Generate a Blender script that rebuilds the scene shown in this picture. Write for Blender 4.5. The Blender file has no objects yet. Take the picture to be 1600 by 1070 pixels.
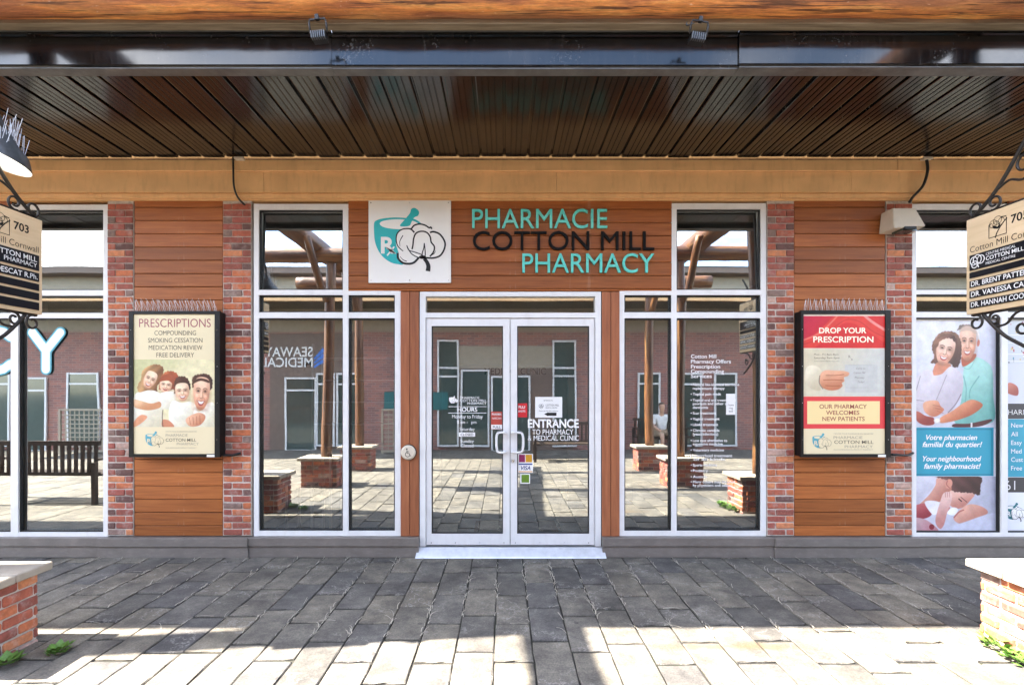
import bpy, bmesh, math, random
import numpy as np
from mathutils import Vector, Matrix

random.seed(7)
SC = bpy.context.scene
COL = SC.collection

# ------------------------------------------------------------------ camera
EYE = 1.65
F = 780.0            # focal length in photograph pixels
VX, VY = 788.0, 612.0
D = 5.032            # distance from the camera to the shop front
cam_d = bpy.data.cameras.new('camera')
cam = bpy.data.objects.new('camera', cam_d)
COL.objects.link(cam)
cam.location = (0, 0, EYE)
cam.rotation_euler = (math.radians(90), 0, 0)
cam_d.sensor_width = 36
cam_d.sensor_fit = 'HORIZONTAL'
cam_d.lens = F / 1600 * 36
cam_d.shift_x = (800 - VX) / 1600
cam_d.shift_y = (VY - 535) / 1600
cam_d.clip_end = 2000
SC.camera = cam

# ------------------------------------------------------------------ light
TO_SUN = Vector((-0.85, -0.07, 1.0)).normalized()
world = bpy.data.worlds.new('World')
SC.world = world
world.use_nodes = True
wn = world.node_tree
wn.nodes.clear()
w_out = wn.nodes.new('ShaderNodeOutputWorld')
w_bg = wn.nodes.new('ShaderNodeBackground')
w_sky = wn.nodes.new('ShaderNodeTexSky')
w_sky.sky_type = 'NISHITA'
w_sky.sun_disc = False
w_sky.sun_elevation = math.asin(TO_SUN.z)
w_sky.sun_rotation = math.atan2(TO_SUN.x, TO_SUN.y)
w_sky.air_density = 1.0
w_sky.dust_density = 0.6
w_sky.ozone_density = 1.4
w_tc = wn.nodes.new('ShaderNodeTexCoord')
w_map = wn.nodes.new('ShaderNodeMapping')
w_map.inputs['Scale'].default_value = (1.0, 1.0, 2.2)
w_noise = wn.nodes.new('ShaderNodeTexNoise')
w_noise.inputs['Scale'].default_value = 2.3
w_noise.inputs['Detail'].default_value = 8
w_noise.inputs['Roughness'].default_value = 0.58
w_ramp = wn.nodes.new('ShaderNodeValToRGB')
w_ramp.color_ramp.elements[0].position = 0.47
w_ramp.color_ramp.elements[1].position = 0.66
w_mix = wn.nodes.new('ShaderNodeMix')
w_mix.data_type = 'RGBA'
w_mix.inputs[7].default_value = (9.5, 9.6, 10.0, 1)
wn.links.new(w_tc.outputs['Generated'], w_map.inputs['Vector'])
wn.links.new(w_map.outputs[0], w_noise.inputs['Vector'])
wn.links.new(w_noise.outputs['Fac'], w_ramp.inputs['Fac'])
wn.links.new(w_ramp.outputs['Color'], w_mix.inputs[0])
wn.links.new(w_sky.outputs[0], w_mix.inputs[6])
wn.links.new(w_mix.outputs[2], w_bg.inputs['Color'])
w_bg.inputs['Strength'].default_value = 0.135
wn.links.new(w_bg.outputs[0], w_out.inputs['Surface'])

sun_d = bpy.data.lights.new('sun', 'SUN')
sun_d.energy = 4.5
sun_d.angle = math.radians(0.55)
sun_d.color = (1.0, 0.93, 0.82)
sun = bpy.data.objects.new('sun', sun_d)
COL.objects.link(sun)
sun.location = (-8, -1, 12)
sun.rotation_euler = TO_SUN.to_track_quat('Z', 'Y').to_euler()

SC.view_settings.view_transform = 'Standard'
SC.view_settings.look = 'None'
SC.view_settings.exposure = 3.22
SC.view_settings.gamma = 1.0
SC.view_settings.use_curve_mapping = False
SC.render.engine = 'CYCLES'
SC.cycles.use_denoising = True
SC.cycles.max_bounces = 10
SC.cycles.diffuse_bounces = 5
SC.cycles.glossy_bounces = 5
SC.cycles.transmission_bounces = 6
SC.cycles.transparent_max_bounces = 12
SC.cycles.sample_clamp_indirect = 6
SC.cycles.caustics_reflective = False
SC.cycles.caustics_refractive = False

# ------------------------------------------------------------------ helpers
def FX(px, d=D): return (px - VX) * d / F
def FZ(py, d=D): return EYE + (VY - py) * d / F

def lin(c):
    """8-bit display colour to linear"""
    r = []
    for v in c[:3]:
        v = v / 255.0
        r.append(v / 12.92 if v <= 0.04045 else ((v + 0.055) / 1.055) ** 2.4)
    return tuple(r) + (1.0,)

def tag(o, label=None, cat=None, group=None, kind=None):
    if label: o['label'] = label
    if cat: o['category'] = cat
    if group: o['group'] = group
    if kind: o['kind'] = kind
    return o

def empty(name, loc=(0, 0, 0)):
    o = bpy.data.objects.new(name, None)
    o.empty_display_size = 0.1
    COL.objects.link(o)
    o.location = loc
    return o

def link(name, me, mat=None, parent=None, loc=None, rot=None):
    o = bpy.data.objects.new(name, me)
    COL.objects.link(o)
    if mat is not None and len(me.materials) == 0:
        me.materials.append(mat)
    if loc is not None: o.location = loc
    if rot is not None: o.rotation_euler = rot
    if parent is not None:
        o.parent = parent
        # all geometry is written in world space, so undo the parent's own position
        p = parent
        off = Vector((0, 0, 0))
        while p is not None:
            off += p.location
            p = p.parent
        o.location = Vector(o.location) - off
    return o

def bm_mesh(bm, name, smooth=False):
    me = bpy.data.meshes.new(name)
    bmesh.ops.recalc_face_normals(bm, faces=bm.faces)
    bm.to_mesh(me)
    bm.free()
    if smooth:
        me.polygons.foreach_set('use_smooth', [True] * len(me.polygons))
    return me

def addbox(bm, x0, x1, y0, y1, z0, z1):
    if x0 > x1: x0, x1 = x1, x0
    if y0 > y1: y0, y1 = y1, y0
    if z0 > z1: z0, z1 = z1, z0
    v = [bm.verts.new(p) for p in ((x0,y0,z0),(x1,y0,z0),(x1,y1,z0),(x0,y1,z0),(x0,y0,z1),(x1,y0,z1),(x1,y1,z1),(x0,y1,z1))]
    for f in ((0,3,2,1),(4,5,6,7),(0,1,5,4),(1,2,6,5),(2,3,7,6),(3,0,4,7)):
        bm.faces.new([v[i] for i in f])

def boxes(name, lst, mat, parent=None, bevel=0.0):
    bm = bmesh.new()
    for b in lst: addbox(bm, *b)
    if bevel > 0:
        bmesh.ops.bevel(bm, geom=list(bm.edges), offset=bevel, segments=1, affect='EDGES')
    return link(name, bm_mesh(bm, name), mat, parent)

_cb = {}
def cbox(w, d, h, bev, var=0, jit=0.0):
    """chamfered block centred on its origin, cached"""
    k = (round(w, 4), round(d, 4), round(h, 4), round(bev, 4), var)
    if k in _cb: return _cb[k]
    bm = bmesh.new()
    addbox(bm, -w/2, w/2, -d/2, d/2, -h/2, h/2)
    if bev > 0:
        bmesh.ops.bevel(bm, geom=list(bm.edges), offset=bev, segments=1, affect='EDGES')
    if jit:
        rg = random.Random(var * 31 + 5)
        for v in bm.verts:
            v.co += Vector((rg.uniform(-jit, jit), rg.uniform(-jit, jit) * .5, rg.uniform(-jit, jit)))
    me = bm_mesh(bm, 'block')
    _cb[k] = me
    return me

def tube_mesh(pts, radii, seg=8, closed=False, jit=0.0, caps=True, rnd=random):
    """round bar along points"""
    bm = bmesh.new()
    n = len(pts)
    P = [Vector(p) for p in pts]
    if not hasattr(radii, '__len__'): radii = [radii] * n
    rings = []
    up = Vector((0, 0, 1))
    t0 = (P[1] - P[0]).normalized()
    a = t0.cross(up)
    if a.length < 1e-3: a = t0.cross(Vector((0, 1, 0)))
    a.normalize()
    for i in range(n):
        t = (P[min(i+1, n-1)] - P[max(i-1, 0)])
        t.normalize()
        a = (a - t * a.dot(t))
        a.normalize()
        b = t.cross(a)
        ring = []
        for k in range(seg):
            an = 2 * math.pi * k / seg
            r = radii[i] * (1 + rnd.uniform(-jit, jit))
            ring.append(bm.verts.new(P[i] + (a * math.cos(an) + b * math.sin(an)) * r))
        rings.append(ring)
    for i in range(n - 1):
        for k in range(seg):
            bm.faces.new((rings[i][k], rings[i][(k+1) % seg], rings[i+1][(k+1) % seg], rings[i+1][k]))
    if caps:
        bm.faces.new(rings[0][::-1])
        bm.faces.new(rings[-1])
    return bm_mesh(bm, 'tube', smooth=True)

def catmull(pts, n=8, closed=False):
    out = []
    m = len(pts)
    rng = range(m) if closed else range(m - 1)
    for i in rng:
        g = lambda j: np.array(pts[j % m] if closed else pts[max(0, min(m - 1, j))], float)
        p0, p1, p2, p3 = g(i-1), g(i), g(i+1), g(i+2)
        for k in range(n):
            t = k / n
            out.append(tuple(0.5 * ((2*p1) + (-p0+p2)*t + (2*p0-5*p1+4*p2-p3)*t*t + (-p0+3*p1-3*p2+p3)*t**3)))
    if not closed: out.append(tuple(map(float, pts[-1])))
    return out

# ------------------------------------------------------------------ materials
def nodes_of(name):
    m = bpy.data.materials.new(name)
    m.use_nodes = True
    nt = m.node_tree
    return m, nt, nt.nodes['Principled BSDF']

def N(nt, t, **kw):
    n = nt.nodes.new(t)
    for k, v in kw.items(): setattr(n, k, v)
    return n

def ramp(nt, stops):
    r = N(nt, 'ShaderNodeValToRGB')
    e = r.color_ramp.elements
    while len(e) < len(stops): e.new(0.5)
    for i, (p, c) in enumerate(stops):
        e[i].position = p
        e[i].color = tuple(c) if len(c) == 4 else tuple(c) + (1,)
    return r

def coords(nt, scale=(1, 1, 1), rnd=True, rot=None):
    tc = N(nt, 'ShaderNodeTexCoord')
    mp = N(nt, 'ShaderNodeMapping')
    mp.inputs['Scale'].default_value = scale
    if rot: mp.inputs['Rotation'].default_value = rot
    src = tc.outputs['Object']
    if rnd:
        oi = N(nt, 'ShaderNodeObjectInfo')
        ml = N(nt, 'ShaderNodeMath', operation='MULTIPLY')
        ml.inputs[1].default_value = 37.0
        nt.links.new(oi.outputs['Random'], ml.inputs[0])
        ad = N(nt, 'ShaderNodeVectorMath', operation='ADD')
        nt.links.new(src, ad.inputs[0])
        nt.links.new(ml.outputs[0], ad.inputs[1])
        src = ad.outputs[0]
    nt.links.new(src, mp.inputs['Vector'])
    return mp.outputs[0]

def noise(nt, vec, scale, detail=5, rough=0.55):
    n = N(nt, 'ShaderNodeTexNoise')
    n.inputs['Scale'].default_value = scale
    n.inputs['Detail'].default_value = detail
    n.inputs['Roughness'].default_value = rough
    nt.links.new(vec, n.inputs['Vector'])
    return n.outputs['Fac']

def mixc(nt, fac, a, b, mode='MIX'):
    m = N(nt, 'ShaderNodeMix', data_type='RGBA', blend_type=mode)
    for s, v in ((0, fac), (6, a), (7, b)):
        if hasattr(v, 'is_output') or hasattr(v, 'node'):
            nt.links.new(v, m.inputs[s])
        else:
            m.inputs[s].default_value = v if s == 0 else (tuple(v) if len(v) == 4 else tuple(v) + (1,))
    return m.outputs[2]

def bump(nt, bs, height, strength=0.3, dist=0.01):
    b = N(nt, 'ShaderNodeBump')
    b.inputs['Strength'].default_value = strength
    b.inputs['Distance'].default_value = dist
    nt.links.new(height, b.inputs['Height'])
    nt.links.new(b.outputs[0], bs.inputs['Normal'])

def paint(name, col, rough=0.45, metal=0.0, var=0.12, scale=9, dirt=None, dirt_amt=0.35, dirt_scale=(1, 1, 1), bstr=0.05, spec=0.5, coat=0.0):
    """painted or plain surface with slight unevenness and optional dirt"""
    m, nt, bs = nodes_of(name)
    v = coords(nt, rnd=False)
    n1 = noise(nt, v, scale)
    lo = tuple(c * (1 - var) for c in col[:3])
    hi = tuple(min(1, c * (1 + var)) for c in col[:3])
    r = ramp(nt, [(0.3, lo), (0.7, hi)])
    nt.links.new(n1, r.inputs['Fac'])
    out = r.outputs['Color']
    if dirt:
        n2 = noise(nt, coords(nt, dirt_scale, rnd=False), 6, 7, 0.65)
        r2 = ramp(nt, [(0.5, (0, 0, 0)), (0.78, (dirt_amt,) * 3)])
        nt.links.new(n2, r2.inputs['Fac'])
        out = mixc(nt, r2.outputs['Color'], out, dirt)
    nt.links.new(out, bs.inputs['Base Color'])
    n3 = noise(nt, v, scale * 5)
    rr = ramp(nt, [(0.2, (max(0, rough - .08),) * 3), (0.8, (min(1, rough + .1),) * 3)])
    nt.links.new(n3, rr.inputs['Fac'])
    nt.links.new(rr.outputs['Color'], bs.inputs['Roughness'])
    bs.inputs['Metallic'].default_value = metal
    bs.inputs['Specular IOR Level'].default_value = spec
    if coat: bs.inputs['Coat Weight'].default_value = coat
    if bstr: bump(nt, bs, n3, bstr, 0.004)
    return m

def flat(name, col, rough=0.6, emit=None):
    m, nt, bs = nodes_of(name)
    bs.inputs['Base Color'].default_value = tuple(col[:3]) + (1,)
    bs.inputs['Roughness'].default_value = rough
    return m

def m_wood(name, cols, rough=0.5, scale=(1.2, 14, 22), drips=True):
    m, nt, bs = nodes_of(name)
    v = coords(nt, scale)
    n1 = noise(nt, v, 2.2, 8, 0.62)
    r = ramp(nt, [(0.25, cols[0]), (0.5, cols[1]), (0.75, cols[2])])
    nt.links.new(n1, r.inputs['Fac'])
    oi = N(nt, 'ShaderNodeObjectInfo')
    hv = N(nt, 'ShaderNodeHueSaturation')
    mr = N(nt, 'ShaderNodeMapRange')
    mr.inputs[3].default_value = 0.76
    mr.inputs[4].default_value = 1.18
    nt.links.new(oi.outputs['Random'], mr.inputs[0])
    nt.links.new(mr.outputs[0], hv.inputs['Value'])
    nt.links.new(r.outputs['Color'], hv.inputs['Color'])
    out = hv.outputs['Color']
    if drips:
        n2 = noise(nt, coords(nt, (26, 26, 1.3), rnd=False), 1.0, 3, 0.5)
        n4 = noise(nt, coords(nt, (2, 2, 2), rnd=False), 1.1, 2, 0.5)
        mu = N(nt, 'ShaderNodeMath', operation='MULTIPLY')
        nt.links.new(n2, mu.inputs[0]); nt.links.new(n4, mu.inputs[1])
        r2 = ramp(nt, [(0.36, (0, 0, 0)), (0.46, (0.3, 0.3, 0.3))])
        nt.links.new(mu.outputs[0], r2.inputs['Fac'])
        out = mixc(nt, r2.outputs['Color'], out, (0.55, 0.42, 0.34))
    nt.links.new(out, bs.inputs['Base Color'])
    bs.inputs['Roughness'].default_value = rough
    bs.inputs['Specular IOR Level'].default_value = 0.3
    bump(nt, bs, n1, 0.25, 0.004)
    return m

def m_brick():
    m, nt, bs = nodes_of('brick_clay')
    oi = N(nt, 'ShaderNodeObjectInfo')
    r = ramp(nt, [(0.0, (0.13, 0.065, 0.055)), (0.09, (0.27, 0.082, 0.058)), (0.30, (0.38, 0.108, 0.062)),
                  (0.50, (0.48, 0.15, 0.064)), (0.68, (0.32, 0.09, 0.066)), (0.79, (0.54, 0.21, 0.095)), (0.92, (0.22, 0.145, 0.12)), (0.965, (0.46, 0.31, 0.25))])
    r.color_ramp.interpolation = 'CONSTANT'
    nt.links.new(oi.outputs['Random'], r.inputs['Fac'])
    v = coords(nt)
    n1 = noise(nt, v, 26, 7, 0.65)
    r1 = ramp(nt, [(0.3, (0.68, 0.66, 0.66)), (0.7, (1.25, 1.2, 1.2))])
    nt.links.new(n1, r1.inputs['Fac'])
    c = mixc(nt, 1.0, r.outputs['Color'], r1.outputs['Color'], 'MULTIPLY')
    n2 = noise(nt, v, 11, 8, 0.7)
    r2 = ramp(nt, [(0.52, (0, 0, 0)), (0.78, (0.65, 0.65, 0.65))])
    nt.links.new(n2, r2.inputs['Fac'])
    c = mixc(nt, r2.outputs['Color'], c, (0.52, 0.43, 0.39))
    nt.links.new(c, bs.inputs['Base Color'])
    bs.inputs['Roughness'].default_value = 0.88
    bump(nt, bs, n1, 0.6, 0.006)
    return m

def vw2(nt):
    return N(nt, 'ShaderNodeNewGeometry').outputs['Position']

def m_paver():
    m, nt, bs = nodes_of('paver_concrete')
    oi = N(nt, 'ShaderNodeObjectInfo')
    r = ramp(nt, [(0.0, (0.082, 0.078, 0.074)), (0.25, (0.175, 0.156, 0.128)), (0.5, (0.105, 0.1, 0.098)), (0.75, (0.20, 0.176, 0.138)), (1.0, (0.135, 0.124, 0.11))])
    nt.links.new(oi.outputs['Random'], r.inputs['Fac'])
    v = coords(nt)
    vw = coords(nt, rnd=False)
    n1 = noise(nt, v, 90, 4, 0.7)
    r1 = ramp(nt, [(0.3, (0.6, 0.6, 0.6)), (0.7, (1.3, 1.3, 1.3))])
    nt.links.new(n1, r1.inputs['Fac'])
    c = mixc(nt, 1.0, r.outputs['Color'], r1.outputs['Color'], 'MULTIPLY')
    n2 = noise(nt, v, 6, 8, 0.7)
    r2 = ramp(nt, [(0.35, (0.58, 0.58, 0.6)), (0.65, (1.2, 1.2, 1.17))])
    nt.links.new(n2, r2.inputs['Fac'])
    c = mixc(nt, 1.0, c, r2.outputs['Color'], 'MULTIPLY')
    nb = noise(nt, vw2(nt), 1.7, 6, 0.65)
    rb2 = ramp(nt, [(0.38, (0.66, 0.65, 0.65)), (0.62, (1.14, 1.13, 1.1))])
    nt.links.new(nb, rb2.inputs['Fac'])
    c = mixc(nt, 1.0, c, rb2.outputs['Color'], 'MULTIPLY')
    # pale mineral bloom in wandering lines
    n3 = noise(nt, v, 7, 7, 0.6)
    r3 = ramp(nt, [(0.485, (0, 0, 0)), (0.5, (0.55, 0.55, 0.55)), (0.515, (0, 0, 0))])
    nt.links.new(n3, r3.inputs['Fac'])
    n4 = noise(nt, v, 3, 2, 0.5)
    r4 = ramp(nt, [(0.5, (0, 0, 0)), (0.62, (1, 1, 1))])
    nt.links.new(n4, r4.inputs['Fac'])
    fm = mixc(nt, 1.0, r3.outputs['Color'], r4.outputs['Color'], 'MULTIPLY')
    c = mixc(nt, fm, c, (0.36, 0.34, 0.32))
    vo = N(nt, 'ShaderNodeTexVoronoi')
    vo.inputs['Scale'].default_value = 2.6
    nt.links.new(vw2(nt), vo.inputs['Vector'])
    rv = ramp(nt, [(0.035, (0.6, 0.6, 0.6)), (0.055, (0, 0, 0))])
    nt.links.new(vo.outputs['Distance'], rv.inputs['Fac'])
    c = mixc(nt, rv.outputs['Color'], c, (0.03, 0.028, 0.027))
    # rust stain washed across a few stones
    ge = N(nt, 'ShaderNodeNewGeometry')
    sm = N(nt, 'ShaderNodeMapping', vector_type='TEXTURE')
    sm.inputs['Location'].default_value = (1.55, 3.24, 0)
    sm.inputs['Scale'].default_value = (1.15, 0.13, 1.0)
    nt.links.new(ge.outputs['Position'], sm.inputs['Vector'])
    ln = N(nt, 'ShaderNodeVectorMath', operation='LENGTH')
    nt.links.new(sm.outputs[0], ln.inputs[0])
    nw = noise(nt, ge.outputs['Position'], 5, 5, 0.6)
    sb = N(nt, 'ShaderNodeMath', operation='ADD')
    nt.links.new(ln.outputs['Value'], sb.inputs[0]); nt.links.new(nw, sb.inputs[1])
    rs_ = ramp(nt, [(0.45, (0.75, 0.75, 0.75)), (1.0, (0, 0, 0))])
    nt.links.new(sb.outputs[0], rs_.inputs['Fac'])
    c = mixc(nt, rs_.outputs['Color'], c, (0.11, 0.062, 0.022))
    nt.links.new(c, bs.inputs['Base Color'])
    bs.inputs['Roughness'].default_value = 0.85
    bump(nt, bs, n1, 0.45, 0.004)
    return m

def m_glass(name='storefront_glass', refl=0.46, tint=(0.80, 0.86, 0.85)):
    m = bpy.data.materials.new(name)
    m.use_nodes = True
    nt = m.node_tree
    nt.nodes.clear()
    o = N(nt, 'ShaderNodeOutputMaterial')
    g = N(nt, 'ShaderNodeBsdfGlossy')
    g.inputs['Roughness'].default_value = 0.0
    g.inputs['Color'].default_value = (0.93, 0.97, 0.95, 1)
    t = N(nt, 'ShaderNodeBsdfTransparent')
    t.inputs['Color'].default_value = tint + (1,)
    lw = N(nt, 'ShaderNodeFresnel')
    lw.inputs['IOR'].default_value = 1.5
    ad = N(nt, 'ShaderNodeMath', operation='ADD')
    ad.use_clamp = True
    ad.inputs[1].default_value = refl
    nt.links.new(lw.outputs[0], ad.inputs[0])
    mx = N(nt, 'ShaderNodeMixShader')
    nt.links.new(ad.outputs[0], mx.inputs[0])
    nt.links.new(t.outputs[0], mx.inputs[1])
    nt.links.new(g.outputs[0], mx.inputs[2])
    # the faint roller wave of float glass
    v = coords(nt, (1, 1, 1), rnd=True)
    n = noise(nt, v, 1.3, 1, 0.4)
    b = N(nt, 'ShaderNodeBump')
    b.inputs['Strength'].default_value = 0.014
    b.inputs['Distance'].default_value = 0.05
    nt.links.new(n, b.inputs['Height'])
    nt.links.new(b.outputs[0], g.inputs['Normal'])
    df = N(nt, 'ShaderNodeBsdfDiffuse')
    df.inputs['Color'].default_value = (0.6, 0.58, 0.54, 1)
    nd = noise(nt, coords(nt, (1, 1, 1), rnd=True), 3.5, 8, 0.7)
    rd = ramp(nt, [(0.35, (0.004,) * 3), (0.8, (0.045,) * 3)])
    nt.links.new(nd, rd.inputs['Fac'])
    m2 = N(nt, 'ShaderNodeMixShader')
    nt.links.new(rd.outputs['Color'], m2.inputs[0])
    nt.links.new(mx.outputs[0], m2.inputs[1])
    nt.links.new(df.outputs[0], m2.inputs[2])
    nt.links.new(m2.outputs[0], o.inputs['Surface'])
    return m

def m_log(name='varnished_log', k=1.0):
    m, nt, bs = nodes_of(name)
    v = coords(nt, (0.9, 9, 9))
    n1 = noise(nt, v, 1.5, 9, 0.62)
    r = ramp(nt, [(0.24, (0.13, 0.05, 0.025)), (0.42, (0.33, 0.115, 0.045)), (0.55, (0.56, 0.23, 0.065)), (0.68, (0.62, 0.34, 0.12)), (0.82, (0.42, 0.25, 0.14))])
    nt.links.new(n1, r.inputs['Fac'])
    v2 = coords(nt, (0.35, 5, 5))
    n2 = noise(nt, v2, 1.6, 4, 0.55)
    r2 = ramp(nt, [(0.45, (0, 0, 0)), (0.65, (0.75, 0.75, 0.75))])
    nt.links.new(n2, r2.inputs['Fac'])
    c = mixc(nt, r2.outputs['Color'], r.outputs['Color'], (0.24, 0.11, 0.06))
    n3 = noise(nt, coords(nt, (4, 16, 16)), 3, 8, 0.7)
    r3 = ramp(nt, [(0.63, (0, 0, 0)), (0.7, (0.7, 0.7, 0.7))])
    nt.links.new(n3, r3.inputs['Fac'])
    c = mixc(nt, r3.outputs['Color'], c, (0.62, 0.5, 0.38))
    n5 = noise(nt, coords(nt, (0.8, 30, 30)), 1.6, 4, 0.6)
    r5 = ramp(nt, [(0.40, (0.9, 0.9, 0.9)), (0.455, (0, 0, 0))])
    nt.links.new(n5, r5.inputs['Fac'])
    c = mixc(nt, r5.outputs['Color'], c, (0.07, 0.028, 0.014))
    n6 = noise(nt, coords(nt, (3, 22, 22)), 4, 8, 0.75)
    r6 = ramp(nt, [(0.3, (0.6 * k,) * 3), (0.7, (1.3 * k,) * 3)])
    nt.links.new(n6, r6.inputs['Fac'])
    c = mixc(nt, 1.0, c, r6.outputs['Color'], 'MULTIPLY')
    nt.links.new(c, bs.inputs['Base Color'])
    bs.inputs['Roughness'].default_value = 0.45
    bump(nt, bs, n1, 0.6, 0.02)
    return m

def m_dark_metal(name, col, rough, rvar=.1, spec=.6, specks=True):
    m, nt, bs = nodes_of(name)
    v = coords(nt, rnd=False)
    n1 = noise(nt, v, 40, 6, 0.7)
    c = col
    if specks:
        n2 = noise(nt, v, 60, 3, 0.5)
        n5 = noise(nt, v, 3, 4, 0.6)
        mu = N(nt, 'ShaderNodeMath', operation='MULTIPLY')
        nt.links.new(n2, mu.inputs[0]); nt.links.new(n5, mu.inputs[1])
        r = ramp(nt, [(0.36, (0, 0, 0)), (0.42, (0.5, 0.5, 0.5))])
        nt.links.new(mu.outputs[0], r.inputs['Fac'])
        r1 = ramp(nt, [(0.3, tuple(x * .7 for x in col)), (0.75, tuple(x * 1.5 for x in col))])
        nt.links.new(n1, r1.inputs['Fac'])
        c = mixc(nt, r.outputs['Color'], r1.outputs['Color'], (0.13, 0.125, 0.12))
        n7 = noise(nt, coords(nt, (22, 1.2, 2.5), rnd=False), 2.0, 6, 0.6)
        r7 = ramp(nt, [(0.5, (0, 0, 0)), (0.75, (0.35, 0.35, 0.35))])
        nt.links.new(n7, r7.inputs['Fac'])
        c = mixc(nt, r7.outputs['Color'], c, (0.05, 0.045, 0.042))
        nt.links.new(c, bs.inputs['Base Color'])
    else:
        bs.inputs['Base Color'].default_value = tuple(col) + (1,)
    rr = ramp(nt, [(0.3, (rough,) * 3), (0.75, (rough + rvar,) * 3)])
    nt.links.new(noise(nt, v, 7, 6, 0.65), rr.inputs['Fac'])
    nt.links.new(rr.outputs['Color'], bs.inputs['Roughness'])
    bs.inputs['Specular IOR Level'].default_value = spec
    return m

def m_print():
    m, nt, bs = nodes_of('printed_colour')
    at = N(nt, 'ShaderNodeAttribute')
    at.attribute_name = 'print'
    nt.links.new(at.outputs['Color'], bs.inputs['Base Color'])
    bs.inputs['Roughness'].default_value = 0.38
    return m

def m_brickwall():
    m, nt, bs = nodes_of('far_brickwork')
    tc = N(nt, 'ShaderNodeTexCoord')
    mp = N(nt, 'ShaderNodeMapping')
    mp.inputs['Rotation'].default_value = (math.radians(90), 0, 0)
    nt.links.new(tc.outputs['Object'], mp.inputs['Vector'])
    b = N(nt, 'ShaderNodeTexBrick')
    b.inputs['Color1'].default_value = (0.40, 0.15, 0.11, 1)
    b.inputs['Color2'].default_value = (0.22, 0.10, 0.09, 1)
    b.inputs['Mortar'].default_value = (0.36, 0.31, 0.28, 1)
    b.inputs['Scale'].default_value = 1.0
    b.inputs['Brick Width'].default_value = 0.21
    b.inputs['Row Height'].default_value = 0.068
    b.inputs['Mortar Size'].default_value = 0.006
    nt.links.new(mp.outputs[0], b.inputs['Vector'])
    nt.links.new(b.outputs['Color'], bs.inputs['Base Color'])
    bs.inputs['Roughness'].default_value = 0.9
    return m

M = {}
M['siding'] = m_wood('siding_wood', [(0.21, 0.064, 0.019), (0.33, 0.101, 0.027), (0.42, 0.147, 0.042)], 0.45)
M['siding_v'] = m_wood('trim_wood', [(0.20, 0.07, 0.035), (0.29, 0.10, 0.045), (0.36, 0.135, 0.06)], 0.5, (14, 14, 1.2))
M['gap'] = flat('dark_gap', (0.015, 0.008, 0.005), 0.9)
M['brick'] = m_brick()
M['mortar'] = paint('mortar', (0.50, 0.44, 0.39), 0.95, var=0.22, scale=30, bstr=0.5, dirt=(0.3, 0.26, 0.22))
M['paver'] = m_paver()
M['soil'] = paint('joint_soil', (0.022, 0.02, 0.016), 0.95, var=0.5, scale=18, dirt=(0.03, 0.04, 0.014), dirt_amt=0.7, bstr=0.4)
M['alu'] = paint('white_aluminium', (0.74, 0.735, 0.74), 0.35, var=0.04, dirt=(0.5, 0.47, 0.43), dirt_amt=0.25, dirt_scale=(3, 3, 1), bstr=0.02)
M['alu_raw'] = paint('mill_aluminium', (0.62, 0.63, 0.66), 0.34, 0.6, var=0.1, scale=14, dirt=(0.35, 0.33, 0.31))
M['steel'] = paint('brushed_steel', (0.66, 0.66, 0.66), 0.25, 1.0, var=0.08)
M['gasket'] = flat('black_gasket', (0.006, 0.006, 0.006), 0.6)
M['glass'] = m_glass()
M['tan'] = paint('tan_painted_metal', (0.76, 0.46, 0.215), 0.5, var=0.09, scale=4, dirt=(0.52, 0.30, 0.14), dirt_amt=0.55, dirt_scale=(3, 3, 0.6), bstr=0.04)
M['taupe'] = paint('taupe_flashing', (0.17, 0.148, 0.132), 0.45, var=0.14, scale=5, dirt=(0.3, 0.27, 0.24), dirt_amt=0.4, dirt_scale=(2, 2, 5))
M['soffit'] = m_dark_metal('soffit_metal', (0.0075, 0.0068, 0.0066), 0.14, 0.10, 0.85)
M['gutter'] = m_dark_metal('gutter_metal', (0.004, 0.004, 0.0045), 0.09, 0.08, 0.5)
M['drip'] = paint('gutter_drip_edge', (0.10, 0.10, 0.10), 0.4, var=0.3, dirt=(0.3, 0.29, 0.28))
M['log'] = m_log('varnished_log', 1.5)
M['shadelog'] = m_log('shaded_log', 0.42)  # same log colour darkened, painting in the unlit side of the posts
M['oldwood'] = m_wood('weathered_wood', [(0.15, 0.115, 0.08), (0.30, 0.24, 0.17), (0.42, 0.35, 0.26)], 0.8, (1.2, 16, 16), drips=False)
M['iron'] = paint('wrought_iron', (0.02, 0.017, 0.015), 0.5, 0.3, var=0.3, scale=40, dirt=(0.07, 0.04, 0.025))
M['black'] = paint('black_powder_coat', (0.0045, 0.0045, 0.005), 0.4, spec=0.3, var=0.3, scale=20, dirt=(0.06, 0.06, 0.058), dirt_amt=0.2)
M['white'] = paint('white_panel', (0.80, 0.785, 0.75), 0.35, var=0.025, scale=2, dirt=(0.6, 0.55, 0.47), dirt_amt=0.16, bstr=0)
M['teal'] = flat('teal_vinyl', (0.012, 0.42, 0.44), 0.4)
M['teal_letter'] = paint('teal_letter', (0.10, 0.60, 0.52), 0.3, var=0.1, dirt=(0.4, 0.7, 0.62), bstr=0)
M['ink'] = flat('black_vinyl', (0.004, 0.004, 0.004), 0.6)
M['black_letter'] = paint('black_letter', (0.004, 0.004, 0.004), 0.55, var=0.2, bstr=0, spec=0.15)
M['vinyl'] = flat('white_vinyl', (0.82, 0.82, 0.82), 0.5)
M['cream'] = paint('cream_plastic', (0.62, 0.55, 0.45), 0.4, var=0.05, dirt=(0.4, 0.33, 0.25), bstr=0)
M['paper'] = flat('paper', (0.78, 0.78, 0.78), 0.7)
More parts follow.
